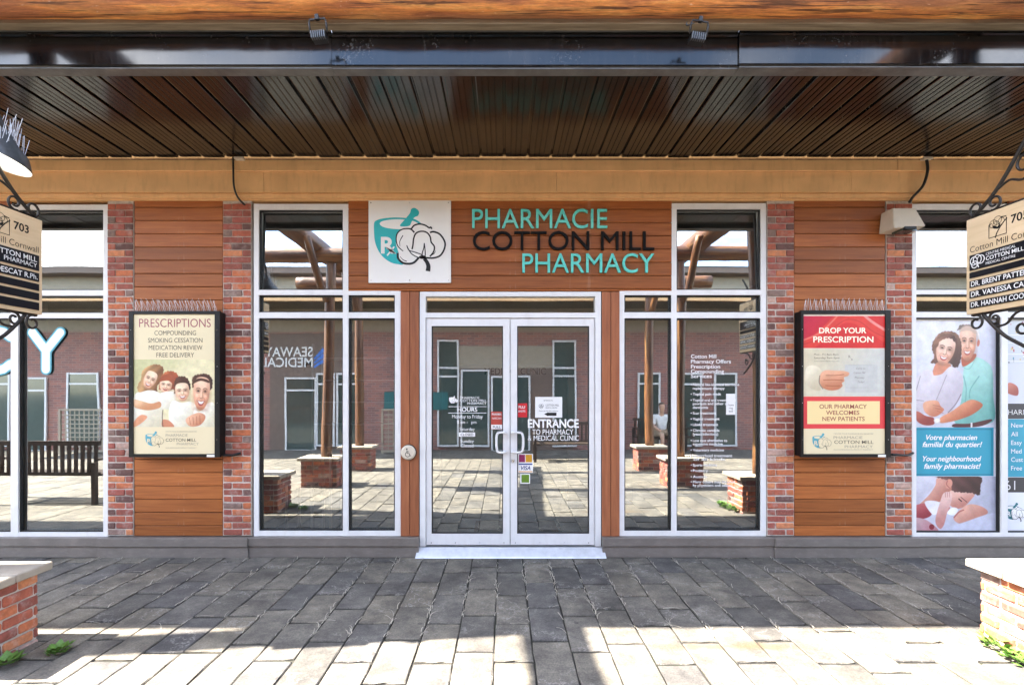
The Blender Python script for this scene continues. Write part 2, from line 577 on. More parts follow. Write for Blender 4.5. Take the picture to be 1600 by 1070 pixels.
M['signwood'] = m_wood('sign_board_wood', [(0.55, 0.40, 0.24), (0.64, 0.48, 0.30), (0.70, 0.54, 0.36)], 0.5, (14, 1.0, 8), drips=False)
M['plaque'] = paint('black_plaque', (0.004, 0.0045, 0.008), 0.35, var=0.2, bstr=0, spec=0.25)
M['print'] = m_print()
M['capstone'] = paint('cap_stone', (0.34, 0.29, 0.23), 0.85, var=0.15, scale=12, dirt=(0.17, 0.15, 0.125), dirt_amt=.6, bstr=0.5)
M['cable'] = flat('black_cable', (0.006, 0.006, 0.006), 0.5)
M['leaf'] = paint('weed_leaf', (0.11, 0.22, 0.035), 0.55, var=0.35, scale=30, bstr=0)
M['dry'] = flat('dry_grass', (0.42, 0.38, 0.31), 0.8)
M['moss'] = paint('moss', (0.05, 0.075, 0.02), 0.95, var=0.5, scale=40, bstr=0.4)
M['room'] = paint('interior_wall', (0.38, 0.37, 0.34), 0.8, var=0.05, bstr=0)
M['carpet'] = paint('blue_carpet', (0.10, 0.17, 0.22), 0.95, var=0.25, scale=40, bstr=0.2)
M['rubber'] = paint('rubber_mat', (0.012, 0.014, 0.02), 0.8, var=0.2, scale=60)
M['farbrick'] = m_brickwall()
M['beige'] = paint('beige_siding', (0.34, 0.29, 0.22), 0.7, var=0.08, bstr=0)
M['brownpanel'] = paint('brown_panel', (0.16, 0.11, 0.085), 0.6, var=0.1, bstr=0)
M['shingle'] = paint('brown_shingle', (0.075, 0.065, 0.058), 0.9, var=0.4, scale=20, bstr=0.3)
M['darkglass'] = paint('far_window_glass', (0.045, 0.075, 0.068), 0.05, var=0.1, bstr=0, spec=1.0)
M['benchwood'] = m_wood('bench_wood', [(0.03, 0.022, 0.018), (0.05, 0.035, 0.026), (0.08, 0.055, 0.04)], 0.5, (2, 16, 16), drips=False)

# ================================================================== GROUND
ground = link('ground', None or bpy.data.meshes.new('ground'), M['soil'])
bm = bmesh.new()
g = 300
vs = [bm.verts.new(p) for p in ((-g, -g, -0.012), (g, -g, -0.012), (g, g, -0.012), (-g, g, -0.012))]
bm.faces.new(vs)
bm.to_mesh(ground.data); bm.free()
tag(ground, kind='structure')

pavement = boxes('pavement', [(-13, 13, -4.3, D + 0.0, -0.10, -0.011)], M['soil'])
tag(pavement, kind='structure')

PW, PL = 0.247, 0.507
rp = random.Random(3)
pav = []
ncol = 52
for c in range(-ncol, ncol):
    xc = -0.064 + (c + 0.5) * PW
    off = 4.58 if c % 2 == 0 else 4.32
    off += rp.uniform(-0.035, 0.035)
    if rp.random() < 0.2: off += rp.choice((-0.12, 0.12))
    k = 2
    y = off + 2 * PL
    edges = []
    while y > -4.4:
        edges.append(y + rp.uniform(-0.012, 0.012))
        y -= PL
    for i in range(len(edges) - 1):
        y1, y0 = edges[i], edges[i + 1]
        y1 = min(y1, D - 0.045)
        if y1 - y0 < 0.025: continue
        pav.append((xc, y0, y1))
def pav_rank(p):
    xc, y0, y1 = p
    ym = (y0 + y1) / 2
    if ym > 2.55 and abs(xc) < 1.09 * ym + 0.2:
        return -ym if False else 0 + (5 - ym) * 0.01 - 10 + 0
    return abs(xc) + abs(D - ym)
pav.sort(key=pav_rank)
near, far = pav[:300], pav[300:]
def paver_mesh(w, l, var):
    l = max(.05, round(l * 20) / 20)
    k = ('pv', round(w, 2), l, var)
    if k in _cb: return _cb[k]
    rg = random.Random(var * 17 + int(l * 1000))
    bm = bmesh.new()
    addbox(bm, -w/2, w/2, -l/2, l/2, -0.06, 0)
    top = [e for e in bm.edges if all(v.co.z > -0.001 for v in e.verts)]
    bmesh.ops.bevel(bm, geom=top, offset=0.005, segments=1, affect='EDGES')
    # worn outlines
    es = [e for e in bm.edges if abs(e.verts[0].co.z - e.verts[1].co.z) < 0.02 and e.calc_length() > 0.15]
    bmesh.ops.subdivide_edges(bm, edges=es, cuts=3, use_grid_fill=False)
    for v in bm.verts:
        if v.co.z > -0.01:
            v.co.x += rg.uniform(-0.0045, 0.0045)
            v.co.y += rg.uniform(-0.004, 0.004)
            v.co.z += rg.uniform(-0.0012, 0.0006)
    me = bm_mesh(bm, 'paver')
    _cb[k] = me
    return me
for (xc, y0, y1) in near:
    me = paver_mesh(PW - 0.010, y1 - y0 - 0.024, rp.randrange(5))
    o = link('paver', me, M['paver'], pavement, (xc + rp.uniform(-.002, .002), (y0 + y1) / 2, rp.uniform(-0.003, 0.002)))
    o.rotation_euler = (rp.uniform(-0.006, 0.006), rp.uniform(-0.010, 0.010), rp.uniform(-0.008, 0.008))
    lk = max(.05, round((y1 - y0 - 0.024) * 20) / 20)
    s = (y1 - y0 - 0.024) / lk
    o.scale = (1, s, 1)
bm = bmesh.new()
for (xc, y0, y1) in far:
    dz = rp.uniform(-.003, .001)
    addbox(bm, xc - PW/2 + .004, xc + PW/2 - .004, y0 + .003, y1 - .003, -0.011, dz)
o = link('paver_field', bm_mesh(bm, 'paver_field'), M['paver'], pavement)
tag(o, kind='stuff')

# ================================================================== BUILDING
BLD = empty('pharmacy_building', (0, D, 0))
tag(BLD, 'low shop building with wood plank siding, brick pilasters and dark metal canopy', 'building')

def brick_face(parent, x0, x1, yf, z0, z1, pitch, seq, axis='x', sgn=-1, depth=0.05, limit=None, skip=None, rnd=random, proud=0.008):
    """lay bricks on a face. axis 'x': face in the x-z plane at y=yf looking to sgn*y; axis 'y': face in the y-z plane"""
    z = z0
    row = 0
    out = []
    while z + pitch * 0.6 < z1:
        h = min(pitch - 0.011, z1 - z - 0.004)
        u = x0
        ws = seq(row)
        for w in ws:
            if u + 0.03 > x1: break
            ww = min(w, x1 - u)
            uc = u + ww / 2
            out.append((uc, z + h / 2, ww - 0.010, h))
            u += w
        z += pitch
        row += 1
    return out

rb = random.Random(11)
WP0, WP1 = FX(169), FX(210)
pil_px = [(169, 210), (349, 394), (1197, 1240), (1383, 1424)]
PZ0, PZ1 = FZ(836), FZ(313)
all_bricks = []
for pi, (a, b) in enumerate(pil_px):
    x0, x1 = FX(a), FX(b)
    core = boxes('brick_pilaster', [(x0 + .003, x1 - .003, D - 0.010, D + 0.12, PZ0, PZ1)], M['mortar'], BLD)
    w = x1 - x0
    def seq(r, w=w):
        return (w * 0.68, w * 0.34) if (r % 2 == 0) else (w * 0.31, w * 0.72)
    br = brick_face(None, x0 + .004, x1 - .002, D, PZ0 + .006, PZ1, 0.0667, seq)
    bmx = bmesh.new()
    for i, (uc, zc, ww, h) in enumerate(br):
        if i < 76:
            me = cbox(ww, 0.06, h, 0.006, rb.randrange(3), 0.0025)
            link('brick', me, M['brick'], core, (uc, D + 0.012 + rb.uniform(-.003, .004), zc))
        else:
            addbox(bmx, uc - ww/2, uc + ww/2, D - .018 + rb.uniform(-.003, .003), D + .04, zc - h/2, zc + h/2)
    # upper courses: their colour comes per course block from the same clay material
    o = link('upper_bricks', bm_mesh(bmx, 'upper_bricks'), None, core)
    tag(o, kind='stuff')
    o.data.materials.append(None)

# clay material for joined bricks: colour from position instead of object
def m_brick_joined():
    m, nt, bs = nodes_of('brick_clay_courses')
    ge = N(nt, 'ShaderNodeNewGeometry')
    r = ramp(nt, [(0.0, (0.13, 0.065, 0.055)), (0.09, (0.27, 0.082, 0.058)), (0.30, (0.38, 0.108, 0.062)),
                  (0.50, (0.48, 0.15, 0.064)), (0.68, (0.32, 0.09, 0.066)), (0.79, (0.54, 0.21, 0.095)), (0.92, (0.22, 0.145, 0.12)), (0.965, (0.46, 0.31, 0.25))])
    r.color_ramp.interpolation = 'CONSTANT'
    nt.links.new(ge.outputs['Random Per Island'], r.inputs['Fac'])
    v = coords(nt, rnd=False)
    n1 = noise(nt, v, 26, 7, 0.65)
    r1 = ramp(nt, [(0.3, (0.68, 0.66, 0.66)), (0.7, (1.25, 1.2, 1.2))])
    nt.links.new(n1, r1.inputs['Fac'])
    c = mixc(nt, 1.0, r.outputs['Color'], r1.outputs['Color'], 'MULTIPLY')
    n2 = noise(nt, v, 11, 8, 0.7)
    r2 = ramp(nt, [(0.52, (0, 0, 0)), (0.78, (0.65, 0.65, 0.65))])
    nt.links.new(n2, r2.inputs['Fac'])
    c = mixc(nt, r2.outputs['Color'], c, (0.52, 0.43, 0.39))
    nt.links.new(c, bs.inputs['Base Color'])
    bs.inputs['Roughness'].default_value = 0.88
    bump(nt, bs, n1, 0.6, 0.006)
    return m
M['brick_joined'] = m_brick_joined()
for o in bpy.data.objects:
    if o.name.startswith('upper_bricks'):
        o.data.materials.clear(); o.data.materials.append(M['brick_joined'])

# ---- plank siding
def siding(px0, px1, py0, py1, vertical=False, pitch=0.1335, zoff=0.0):
    x0, x1, z0, z1 = FX(px0), FX(px1), FZ(py1), FZ(py0)
    back = boxes('siding_panel', [(x0, x1, D + 0.012, D + 0.12, z0, z1)], M['gap'], BLD)
    if vertical:
        n = 2
        w = (x1 - x0) / n
        for i in range(n):
            me = cbox(w - 0.005, 0.024, z1 - z0, 0.003)
            link('plank', me, M['siding_v'], back, (x0 + w * (i + .5), D + 0.0, (z0 + z1) / 2))
        return
    z = z1 - zoff
    zt = z1
    while zt > z0 + 0.01:
        zb = max(z0, (zt if zt < z1 else z1 - zoff) - pitch)
        h = zt - zb
        if h > 0.015:
            me = cbox(x1 - x0 - 0.004, 0.02, h - 0.005, 0.004)
            link('plank', me, M['siding'], back, ((x0 + x1) / 2, D + 0.004 + rb.uniform(-.001, .001), (zt + zb) / 2))
        zt = zb
siding(210, 349, 312, 837, zoff=-0.055)
siding(1240, 1383, 312, 837, zoff=-0.055)
siding(544, 1050, 312, 455, zoff=-0.035)
siding(626, 655, 456, 837, vertical=True)
siding(940, 968, 456, 837, vertical=True)
# beyond the frame on both sides
siding(-60, 17, 312, 455, zoff=-0.035)
siding(1575, 1652, 312, 455, zoff=-0.035)
siding(-92, -62, 456, 837, vertical=True)
siding(1654, 1684, 456, 837, vertical=True)
siding(-900, -94, 312, 837, zoff=-0.055)
siding(1686, 2500, 312, 837, zoff=-0.055)

# ---- tan fascia under the canopy
YF = D - 0.085
zA, zB, zC, zE = FZ(249, D - .12), FZ(268, D - .1), FZ(300, D - .085), FZ(313, D - .04)
def runs(xs): return list(zip(xs[:-1], xs[1:]))
XL, XR = -11.0, 11.0
for a, b in runs([XL, FX(418), FX(868), FX(1322), XR]):
    boxes('fascia_panel', [(a + .0015, b - .0015, YF + .004, D + .1, zC, zB)], M['tan'], BLD)
for a, b in runs([XL, FX(1390), XR]):
    boxes('fascia_band', [(a + .002, b - .002, YF - .022, D + .1, zB + .002, zA)], M['tan'], BLD, 0.004)
for a, b in runs([XL, FX(165), FX(1215), XR]):
    boxes('fascia_trim', [(a + .002, b - .002, D - .052, D + .1, zE + .02, zC - .003)], M['tan'], BLD, 0.004)
boxes('fascia_drip', [(XL, XR, D - .030, D + .1, zE + .004, zE + .018)], M['tan'], BLD)

# ---- base flashing
zs = FZ(837)
for a, b, pr in ((XL, FX(160), .045), (FX(160), FX(392), .060), (FX(392), FX(655.5), .045), (FX(940), FX(1206), .045), (FX(1206), FX(1436), .060), (FX(1436), XR, .045)):
    boxes('base_flashing', [(a + .001, b - .001, D - pr, D + .1, -0.005, 0.108), (a + .001, b - .001, D - pr - .014, D + .1, 0.110, zs - .004)], M['taupe'], BLD, 0.003)

# ---- windows
def window(rects, panes, name='window', panes_shift=0.045):
    """rects: frame bars in photo pixels at the front plane; panes: glass rectangles"""
    bars = [(FX(a), FX(b), D - 0.006 + 0.0005 * i, D + 0.09, FZ(d_), FZ(c)) for i, (a, b, c, d_) in enumerate(rects)]
    bm = bmesh.new()
    for b in bars: addbox(bm, *b)
    w = link(name, bm_mesh(bm, name), M['alu'], BLD)
    for (a, b, c, d_) in panes:
        gz = [(FX(a), FX(a) + .012, D + .012, D + .04, FZ(d_), FZ(c)), (FX(b) - .012, FX(b), D + .012, D + .04, FZ(d_), FZ(c)),
              (FX(a) + .012, FX(b) - .012, D + .012, D + .04, FZ(d_), FZ(d_) + .012), (FX(a) + .012, FX(b) - .012, D + .012, D + .04, FZ(c) - .012, FZ(c))]
        boxes('gasket', gz, M['gasket'], w)
        pane(FX(a), FX(b), FZ(d_), FZ(c), D + panes_shift, w, .026 if c < 340 else 0.0)
    return w
def pane(x0, x1, z0, z1, y, parent, lean=0.0):
    me = bpy.data.meshes.new('pane')
    me.from_pydata([(x0, y, z0), (x1, y, z0), (x1, y + lean, z1), (x0, y + lean, z1)], [], [(0, 1, 2, 3)])
    return link('pane', me, M['glass'], parent)
# left of the doors
window([(397, 404.5, 319, 837), (536, 544.5, 319, 837), (404.5, 536, 319, 328), (404.5, 536, 453, 461), (404.5, 536, 488, 497), (404.5, 536, 829, 837),
        (544.5, 617, 454.5, 461), (544.5, 617, 488, 497), (544.5, 617, 829, 837), (617, 626, 454.5, 837)],
       [(404.5, 536, 328, 453), (404.5, 536, 461, 488), (404.5, 536, 497, 829), (544.5, 617, 461, 488), (544.5, 617, 497, 829)])
# right of the doors
window([(1188.5, 1196.5, 318, 837), (1049, 1057, 318, 837), (1057, 1188.5, 318, 327), (1057, 1188.5, 453, 461), (1057, 1188.5, 488, 497), (1057, 1188.5, 829, 837),
        (975.5, 1049, 454.5, 461), (975.5, 1049, 488, 497), (975.5, 1049, 829, 837), (968, 975.5, 454.5, 837)],
       [(1057, 1188.5, 327, 453), (1057, 1188.5, 461, 488), (1057, 1188.5, 497, 829), (975.5, 1049, 461, 488), (975.5, 1049, 497, 829)])
# far left
window([(162, 169, 320, 838), (17.5, 29, 320, 838), (29, 162, 320, 328), (29, 162, 453.5, 462), (29, 162, 489, 497), (29, 162, 831, 838),
        (-52, 17.5, 454.5, 462), (-52, 17.5, 489, 497), (-52, 17.5, 831, 838), (-62, -52, 454.5, 838)],
       [(29, 162, 328, 453.5), (29, 162, 462, 489), (29, 162, 497, 831), (-52, 17.5, 462, 489), (-52, 17.5, 497, 831)])
# far right
window([(1424.5, 1431, 319, 838), (1564, 1574, 319, 838), (1431, 1564, 319, 328), (1431, 1564, 453, 460), (1431, 1564, 487.5, 496), (1431, 1564, 832, 838),
        (1574, 1644, 454.5, 460), (1574, 1644, 487.5, 496), (1574, 1644, 832, 838), (1644, 1654, 454.5, 838)],
       [(1431, 1564, 328, 453), (1431, 1564, 460, 487.5), (1431, 1564, 496, 832), (1574, 1644, 460, 487.5), (1574, 1644, 496, 832)])

# ---- doors
fr = boxes('door_frame', [(FX(656), FX(665), D - .004, D + .11, FZ(853), FZ(456)), (FX(930), FX(939), D - .004, D + .11, FZ(853), FZ(456)),
                          (FX(665), FX(930), D - .0035, D + .11, FZ(463), FZ(456)), (FX(665), FX(930), D - .003, D + .11, FZ(496.5), FZ(488.5))], M['alu'], BLD)
pane(FX(665), FX(930), FZ(488.5), FZ(463), D + .045, fr)
def leaf(px0, px1, gx0, gx1, hside):
    z0, zt, zg0, zg1 = FZ(851.5), FZ(497.5), FZ(834), FZ(509)
    y0, y1 = D + .012, D + .058
    X0, X1, G0, G1 = FX(px0), FX(px1), FX(gx0), FX(gx1)
    d = boxes('door', [(X0, G0, y0, y1, z0, zt), (G1, X1, y0 , y1, z0, zt), (G0, G1, y0 + .0006, y1, zg1, zt), (G0, G1, y0 + .0006, y1, z0, zg0)], M['alu'], BLD)
    gk = [(G0, G0 + .009, y0 + .006, y1 - .01, zg0, zg1), (G1 - .009, G1, y0 + .006, y1 - .01, zg0, zg1), (G0 + .009, G1 - .009, y0 + .006, y1 - .01, zg0, zg0 + .009), (G0 + .009, G1 - .009, y0 + .006, y1 - .01, zg1 - .009, zg1)]
    boxes('gasket', gk, M['gasket'], d)
    pane(G0, G1, zg0, zg1, y0 + .022, d)
    # D pull
    xs = FX(789.5) if hside > 0 else FX(801)
    xo = FX(776.5) if hside > 0 else FX(816.5)
    za, zb = FZ(675.5), FZ(705.5)
    yb = y0 - .055
    pts = [(xs, y0, za), (xs, yb + .01, za), ((xs + xo) / 2, yb, za + .003), (xo, yb, za - .022), (xo, yb, zb + .022), ((xs + xo) / 2, yb, zb - .003), (xs, yb + .01, zb), (xs, y0, zb)]
    link('handle', tube_mesh(catmull(pts, 5), 0.0115, 10), M['alu'], d)
    for i in range(4):
        xx = X0 + (X1 - X0) * (0.06 + 0.29 * i)
        bm = bmesh.new()
        bmesh.ops.create_cone(bm, cap_ends=True, segments=10, radius1=.006, radius2=.004, depth=.006, matrix=Matrix.Translation((xx, y0 - .002, FZ(848))) @ Matrix.Rotation(math.radians(90), 4, 'X'))
        link('screw', bm_mesh(bm, 'screw'), M['steel'], d)
    return d
dl = leaf(665.8, 796.6, 674, 786, 1)
dr = leaf(797.6, 929.2, 808, 921, -1)
bm = bmesh.new()
bmesh.ops.create_cone(bm, cap_ends=True, segments=20, radius1=.018, radius2=.015, depth=.012, matrix=Matrix.Translation((FX(801.5), D + .006, FZ(720))) @ Matrix.Rotation(math.radians(90), 4, 'X'))
link('lock', bm_mesh(bm, 'lock'), M['steel'], dr)
# sloping threshold plate
bm = bmesh.new()
x0, x1 = FX(653), FX(943)
pr = [(D + .08, .088), (D - .005, .086), (D - .082, .010), (D - .088, .002), (D + .08, .002)]
ra = [bm.verts.new((x0 - (0.0 if i < 2 else .012), p[0], p[1])) for i, p in enumerate(pr)]
rb_ = [bm.verts.new((x1 + (0.0 if i < 2 else .012), p[0], p[1])) for i, p in enumerate(pr)]
for i in range(5): bm.faces.new((ra[i], ra[(i+1) % 5], rb_[(i+1) % 5], rb_[i]))
bm.faces.new(ra[::-1]); bm.faces.new(rb_)
link('threshold', bm_mesh(bm, 'threshold'), M['alu_raw'], BLD)

# ---- walls above the canopy, roof, interior shell
boxes('parapet_wall', [(XL, XR, D + .1, D + .3, zE, 5.2)], M['brownpanel'], BLD)
boxes('room_shell', [(XL, XR, D + 7.0, D + 7.2, -.02, 4.2), (XL - .2, XL, D + .1, D + 7.2, -.02, 4.2), (XR, XR + .2, D + .1, D + 7.2, -.02, 4.2),
                     (FX(-900), FX(-94), D + .125, D + .2, -.02, zE), (FX(1686), FX(2500), D + .125, D + .2, -.02, zE)], M['room'], BLD)
boxes('ceiling', [(XL, XR, D + .3, D + 7.2, 4.2, 4.3)], M['room'], BLD)
boxes('floor', [(XL, XR, D + .02, D + 7.2, -.05, 0.02)], M['carpet'], BLD)

# ---- canopy
ZS = 3.965
Y_OUT = 3.60
canopy = boxes('canopy', [(XL, XR, Y_OUT, D + .05, ZS + .03, ZS + .24)], M['soffit'], BLD)
RP = 0.229
bm = bmesh.new()
# one ribbed panel: flat pans, a raised joint and three fine scored lines
prof = [(0, .026), (.010, .026), (.013, .002), (.020, 0)]
for gx in (.066, .112, .158):
    prof += [(gx - .006, 0), (gx - .0035, .005), (gx - .001, .005), (gx, -.003), (gx + .003, -.003), (gx + .005, 0)]
prof += [(.209, 0), (.216, .002), (.219, .026), (RP, .026)]
ya, yb = Y_OUT + .02, D - .105
va = [bm.verts.new((p[0], ya, p[1])) for p in prof]
vb = [bm.verts.new((p[0], yb, p[1])) for p in prof]
for i in range(len(prof) - 1):
    bm.faces.new((va[i], va[i+1], vb[i+1], vb[i]))
pm = bm_mesh(bm, 'soffit_panel')
x = FX(788, D - .1) - RP * 0.5 + 0.0
k0 = int((XL - x) / RP)
xx = x + k0 * RP
while xx < XR:
    o = link('soffit_panel', pm, M['soffit'], canopy, (xx - RP * 0.5, 0, ZS + rb.uniform(-.0015, .0015)))
    o.rotation_euler = (rb.uniform(-.001, .001), rb.uniform(-.006, .006), 0)
    xx += RP
# screws in the panels
# gutter in lengths, the right-hand one lapped over its neighbour
for a, b, pr in ((XL, FX(518, 3.5), 0), (FX(518, 3.5), FX(1154, 3.5), .003), (FX(1154, 3.5), XR, -.012)):
    bm = bmesh.new()
    prof = [(3.60, 4.17), (3.50, 4.17), (3.497, 4.150), (3.503, 4.140), (3.503, 3.945), (3.497, 3.930), (3.503, 3.925), (3.60, 3.935)]
    p = [(y + pr, z) for y, z in prof]
    va = [bm.verts.new((a + .001, y, z)) for y, z in p]
    vb = [bm.verts.new((b - .001, y, z)) for y, z in p]
    n = len(p)
    for i in range(n): bm.faces.new((va[i], va[(i+1) % n], vb[(i+1) % n], vb[i]))
    bm.faces.new(va[::-1]); bm.faces.new(vb)
    gt = link('gutter', bm_mesh(bm, 'gutter'), M['gutter'], canopy)
    boxes('drip_edge', [(a + .002, b - .002, 3.505 + pr, 3.59, 3.918, 3.9245)], M['drip'], canopy)
    boxes('drip_edge', [(a + .002, b - .002, 3.47, 3.60, 4.1715, 4.178)], M['drip'], canopy)

# ================================================================== LOG PERGOLA
PG = empty('log_pergola', (0, 3.2, 0))
tag(PG, 'rustic varnished log pergola frame standing on brick planters before the canopy', 'pergola')
def log_part(name, p0, p1, r0, r1=None, mat='log', seed=1, bend=0.02, seg=20):
    r1 = r1 or r0
    p0, p1 = Vector(p0), Vector(p1)
    L = (p1 - p0).length
    rg = random.Random(seed)
    n = max(6, int(L / 0.16))
    ph1, ph2 = rg.uniform(0, 6), rg.uniform(0, 6)
    pts, rad = [], []
    for i in range(n + 1):
        t = i / n
        pts.append((t * L, bend * math.sin(t * 5 + ph1), bend * math.sin(t * 4 + ph2)))
        rad.append((r0 * (1 - t) + r1 * t) * (1 + rg.uniform(-.025, .025)))
    me = tube_mesh(pts, rad, seg, jit=0.018, rnd=rg)
    q = (p1 - p0).normalized().to_track_quat('X', 'Z')
    o = link(name, me, M[mat], PG, p0)
    o.rotation_euler = q.to_euler()
    return o
BZ = 4.325
log_part('beam', (-7.4, 3.34, BZ), (7.4, 3.345, BZ), .16, .155, seed=2, bend=.012, seg=28)
log_part('beam', (-6.6, 2.925, BZ + .01), (-3.55, 3.27, BZ), .13, .14, seed=5)
for i, yy in enumerate((1.40, -.40)):
    log_part('beam', (-4.4, yy, BZ), (4.4, yy, BZ), .13, .13, 'shadelog', seed=20 + i)
for s in (-1, 1):
    log_part('beam', (s * 3.24, -1.2, 4.50), (s * 3.47, 3.30, 4.50), .165, .17, 'shadelog', seed=31 + s)
log_part('beam', (.25, 3.02, 4.85), (3.75, 3.02, 4.85), .20, .20, 'shadelog', seed=9)  # unseen log, added to keep the sun off the right hanging sign
log_part('beam', (.45, 3.42, 4.58), (.45, 2.85, 4.60), .09, .09, 'shadelog', seed=10)  # unseen stub, added to carry the shading log
boxes('weathered_board', [(-7.4, 7.4, 3.40, 3.468, 4.155, 4.24)], M['oldwood'], PG, 0.004)
for i, yy in enumerate((3.17, 1.31, -.49)):
    xp = (3.56, 3.12, 3.10)[i]
    for s in (-1, 1):
        log_part('post', (s * xp, yy, .48), (s * (xp - .01), yy, 4.36), .092, .082, 'shadelog', seed=40 + i * 2 + s)
        if i > 0:
            log_part('brace', (s * xp, yy + .08, 3.25), (s * (xp + .06), yy + .88, 4.36), .065, .06, 'shadelog', seed=80 + i * 2 + s)

# ================================================================== BRICK PLANTERS
def planter(xi, y_far, s, label, detailed, group):
    """xi: inner face x (towards the walkway), block reaches outwards by 0.62; y from y_far-0.45 to y_far"""
    W_, L_ = 0.62, 0.45
    xo = xi + s * W_
    xa, xb = min(xi, xo), max(xi, xo)
    ya, yb = y_far - L_, y_far
    P = empty('brick_planter', ((xa + xb) / 2, (ya + yb) / 2, 0))
    tag(P, label, 'planter', group)
    boxes('mortar_core', [(xa + .012, xb - .012, ya + .012, yb - .012, -.03, .449)], M['mortar'], P)
    pitch = .0715
    bmx = bmesh.new()
    rg = random.Random(int(abs(xi * 100) + y_far * 10 + s))
    for face in range(4):
        if face < 2:
            u0, u1 = ya + (.105 if False else 0), yb
        else:
            u0, u1 = xa, xb
        Lf = u1 - u0
        for row in range(7):
            z0 = -.045 + row * pitch
            h = pitch - .013
            u = u0 - (0.0 if row % 2 else .105)
            if face >= 2: u = u0 - (.105 if row % 2 else 0.0)
            while u < u1 - .01:
                a, b = max(u, u0), min(u + .207, u1)
                u += .207
                if b - a < .03: continue
                zc = z0 + h / 2
                if z0 + h > .447: continue
                w = b - a - .012
                m_ = (a + b) / 2
                pr = rg.uniform(-.003, .004)
                if face == 0: c, dim = (xi - s * (-.03) - s * pr, m_, zc), (.06, w, h)
                elif face == 1: c, dim = (xo - s * .03, m_, zc), (.06, w, h)
                elif face == 2: c, dim = (m_, yb - .03 + pr, zc), (w, .06, h)
                else: c, dim = (m_, ya + .03, zc), (w, .06, h)
                if face >= 2:
                    # keep the corners clear of the side bricks
                    lo, hi = xa + .062, xb - .062
                    l2, h2 = max(c[0] - w/2, lo), min(c[0] + w/2, hi)
                    if h2 - l2 < .02: continue
                    c = ((l2 + h2) / 2, c[1], c[2]); dim = (h2 - l2, dim[1], dim[2])
                if detailed:
                    o = link('brick', cbox(dim[0], dim[1], dim[2], .009, rg.randrange(4), .0035), M['brick'], P, c)
                else:
                    addbox(bmx, c[0]-dim[0]/2, c[0]+dim[0]/2, c[1]-dim[1]/2, c[1]+dim[1]/2, c[2]-dim[2]/2, c[2]+dim[2]/2)
    if not detailed:
        o = link('bricks', bm_mesh(bmx, 'bricks'), M['brick_joined'], P)
        tag(o, kind='stuff')
    else:
        bmx.free()
    # cap slabs
    ov = .05
    yc = [ya - ov, (ya + yb) / 2 + .02, yb + ov]
    for i in range(2):
        boxes('cap_stone', [(xa - ov, xb + ov, yc[i] + .003, yc[i+1] - .003, .452 + .002 * i, .505 + .002 * i)], M['capstone'], P, .007)
    return P
planter(3.22, 3.39, 1, 'sunlit brick planter beneath the hanging sign with three doctor names', True, 'brick planters of the pergola')
planter(-3.10, 3.33, -1, 'shaded brick planter with stone cap beneath the barn lamp', True, 'brick planters of the pergola')
planter(2.82, 1.53, 1, 'brick planter mirrored in the services window behind the sunlit planter', False, 'brick planters of the pergola')
planter(2.80, -.27, 1, 'brick planter mirrored in the narrow pane right of the doors', False, 'brick planters of the pergola')
planter(-2.90, 1.53, -1, 'brick planter mirrored in the tall window beside the PRESCRIPTIONS case', False, 'brick planters of the pergola')
planter(-2.80, -.27, -1, 'brick planter mirrored in the narrow pane beside the door push button', False, 'brick planters of the pergola')

# ================================================================== lettering and print helpers
_fc = {}
def text_raw(s, bold=0.0, shear=0.0, spacing=1.0):
    k = (s, bold, shear, spacing)
    if k in _fc: return _fc[k]
    cu = bpy.data.curves.new('text', 'FONT')
    cu.body = s
    cu.size = 1.0
    cu.offset = bold
    cu.shear = shear
    cu.space_character = spacing
    cu.resolution_u = 4
    o = bpy.data.objects.new('text', cu)
    COL.objects.link(o)
    dg = bpy.context.evaluated_depsgraph_get()
    me = bpy.data.meshes.new_from_object(o.evaluated_get(dg))
    n = len(me.vertices)
    co = np.zeros(n * 3); me.vertices.foreach_get('co', co)
    co = co.reshape(-1, 3)[:, :2]
    faces = [tuple(p.vertices) for p in me.polygons]
    bpy.data.objects.remove(o)
    bpy.data.curves.remove(cu)
    bpy.data.meshes.remove(me)
    _fc[k] = (co, faces)
    return co, faces
CAP = None
def cap_height():
    global CAP
    if CAP is None:
        co, _ = text_raw('H')
        CAP = co[:, 1].max() - co[:, 1].min()
    return CAP

class Frame:
    """a flat drawing surface: o + u*x + v*y, with n pointing to the viewer"""
    def __init__(s, o, u, v, n): s.o, s.u, s.v, s.n = map(Vector, (o, u, v, n))
    def pt(s, x, y, h=0.0): return s.o + s.u * x + s.v * y + s.n * h
WALL = lambda y: Frame((0, y, 0), (1, 0, 0), (0, 0, 1), (0, -1, 0))

def flat_obj(name, verts2, faces, frame, h, mat, parent=None, thick=0.0):
    bm = bmesh.new()
    vs = [bm.verts.new(frame.pt(x, y, h)) for x, y in verts2]
    for f in faces:
        try: bm.faces.new([vs[i] for i in f])
        except ValueError: pass
    if thick:
        r = bmesh.ops.extrude_face_region(bm, geom=list(bm.faces))
        for v in [e for e in r['geom'] if isinstance(e, bmesh.types.BMVert)]:
            v.co += frame.n * thick
    me = bm_mesh(bm, name)
    if not thick:
        # look towards the viewer
        if len(me.polygons) and Vector(me.polygons[0].normal).dot(frame.n) < 0: me.flip_normals()
    return link(name, me, mat, parent)

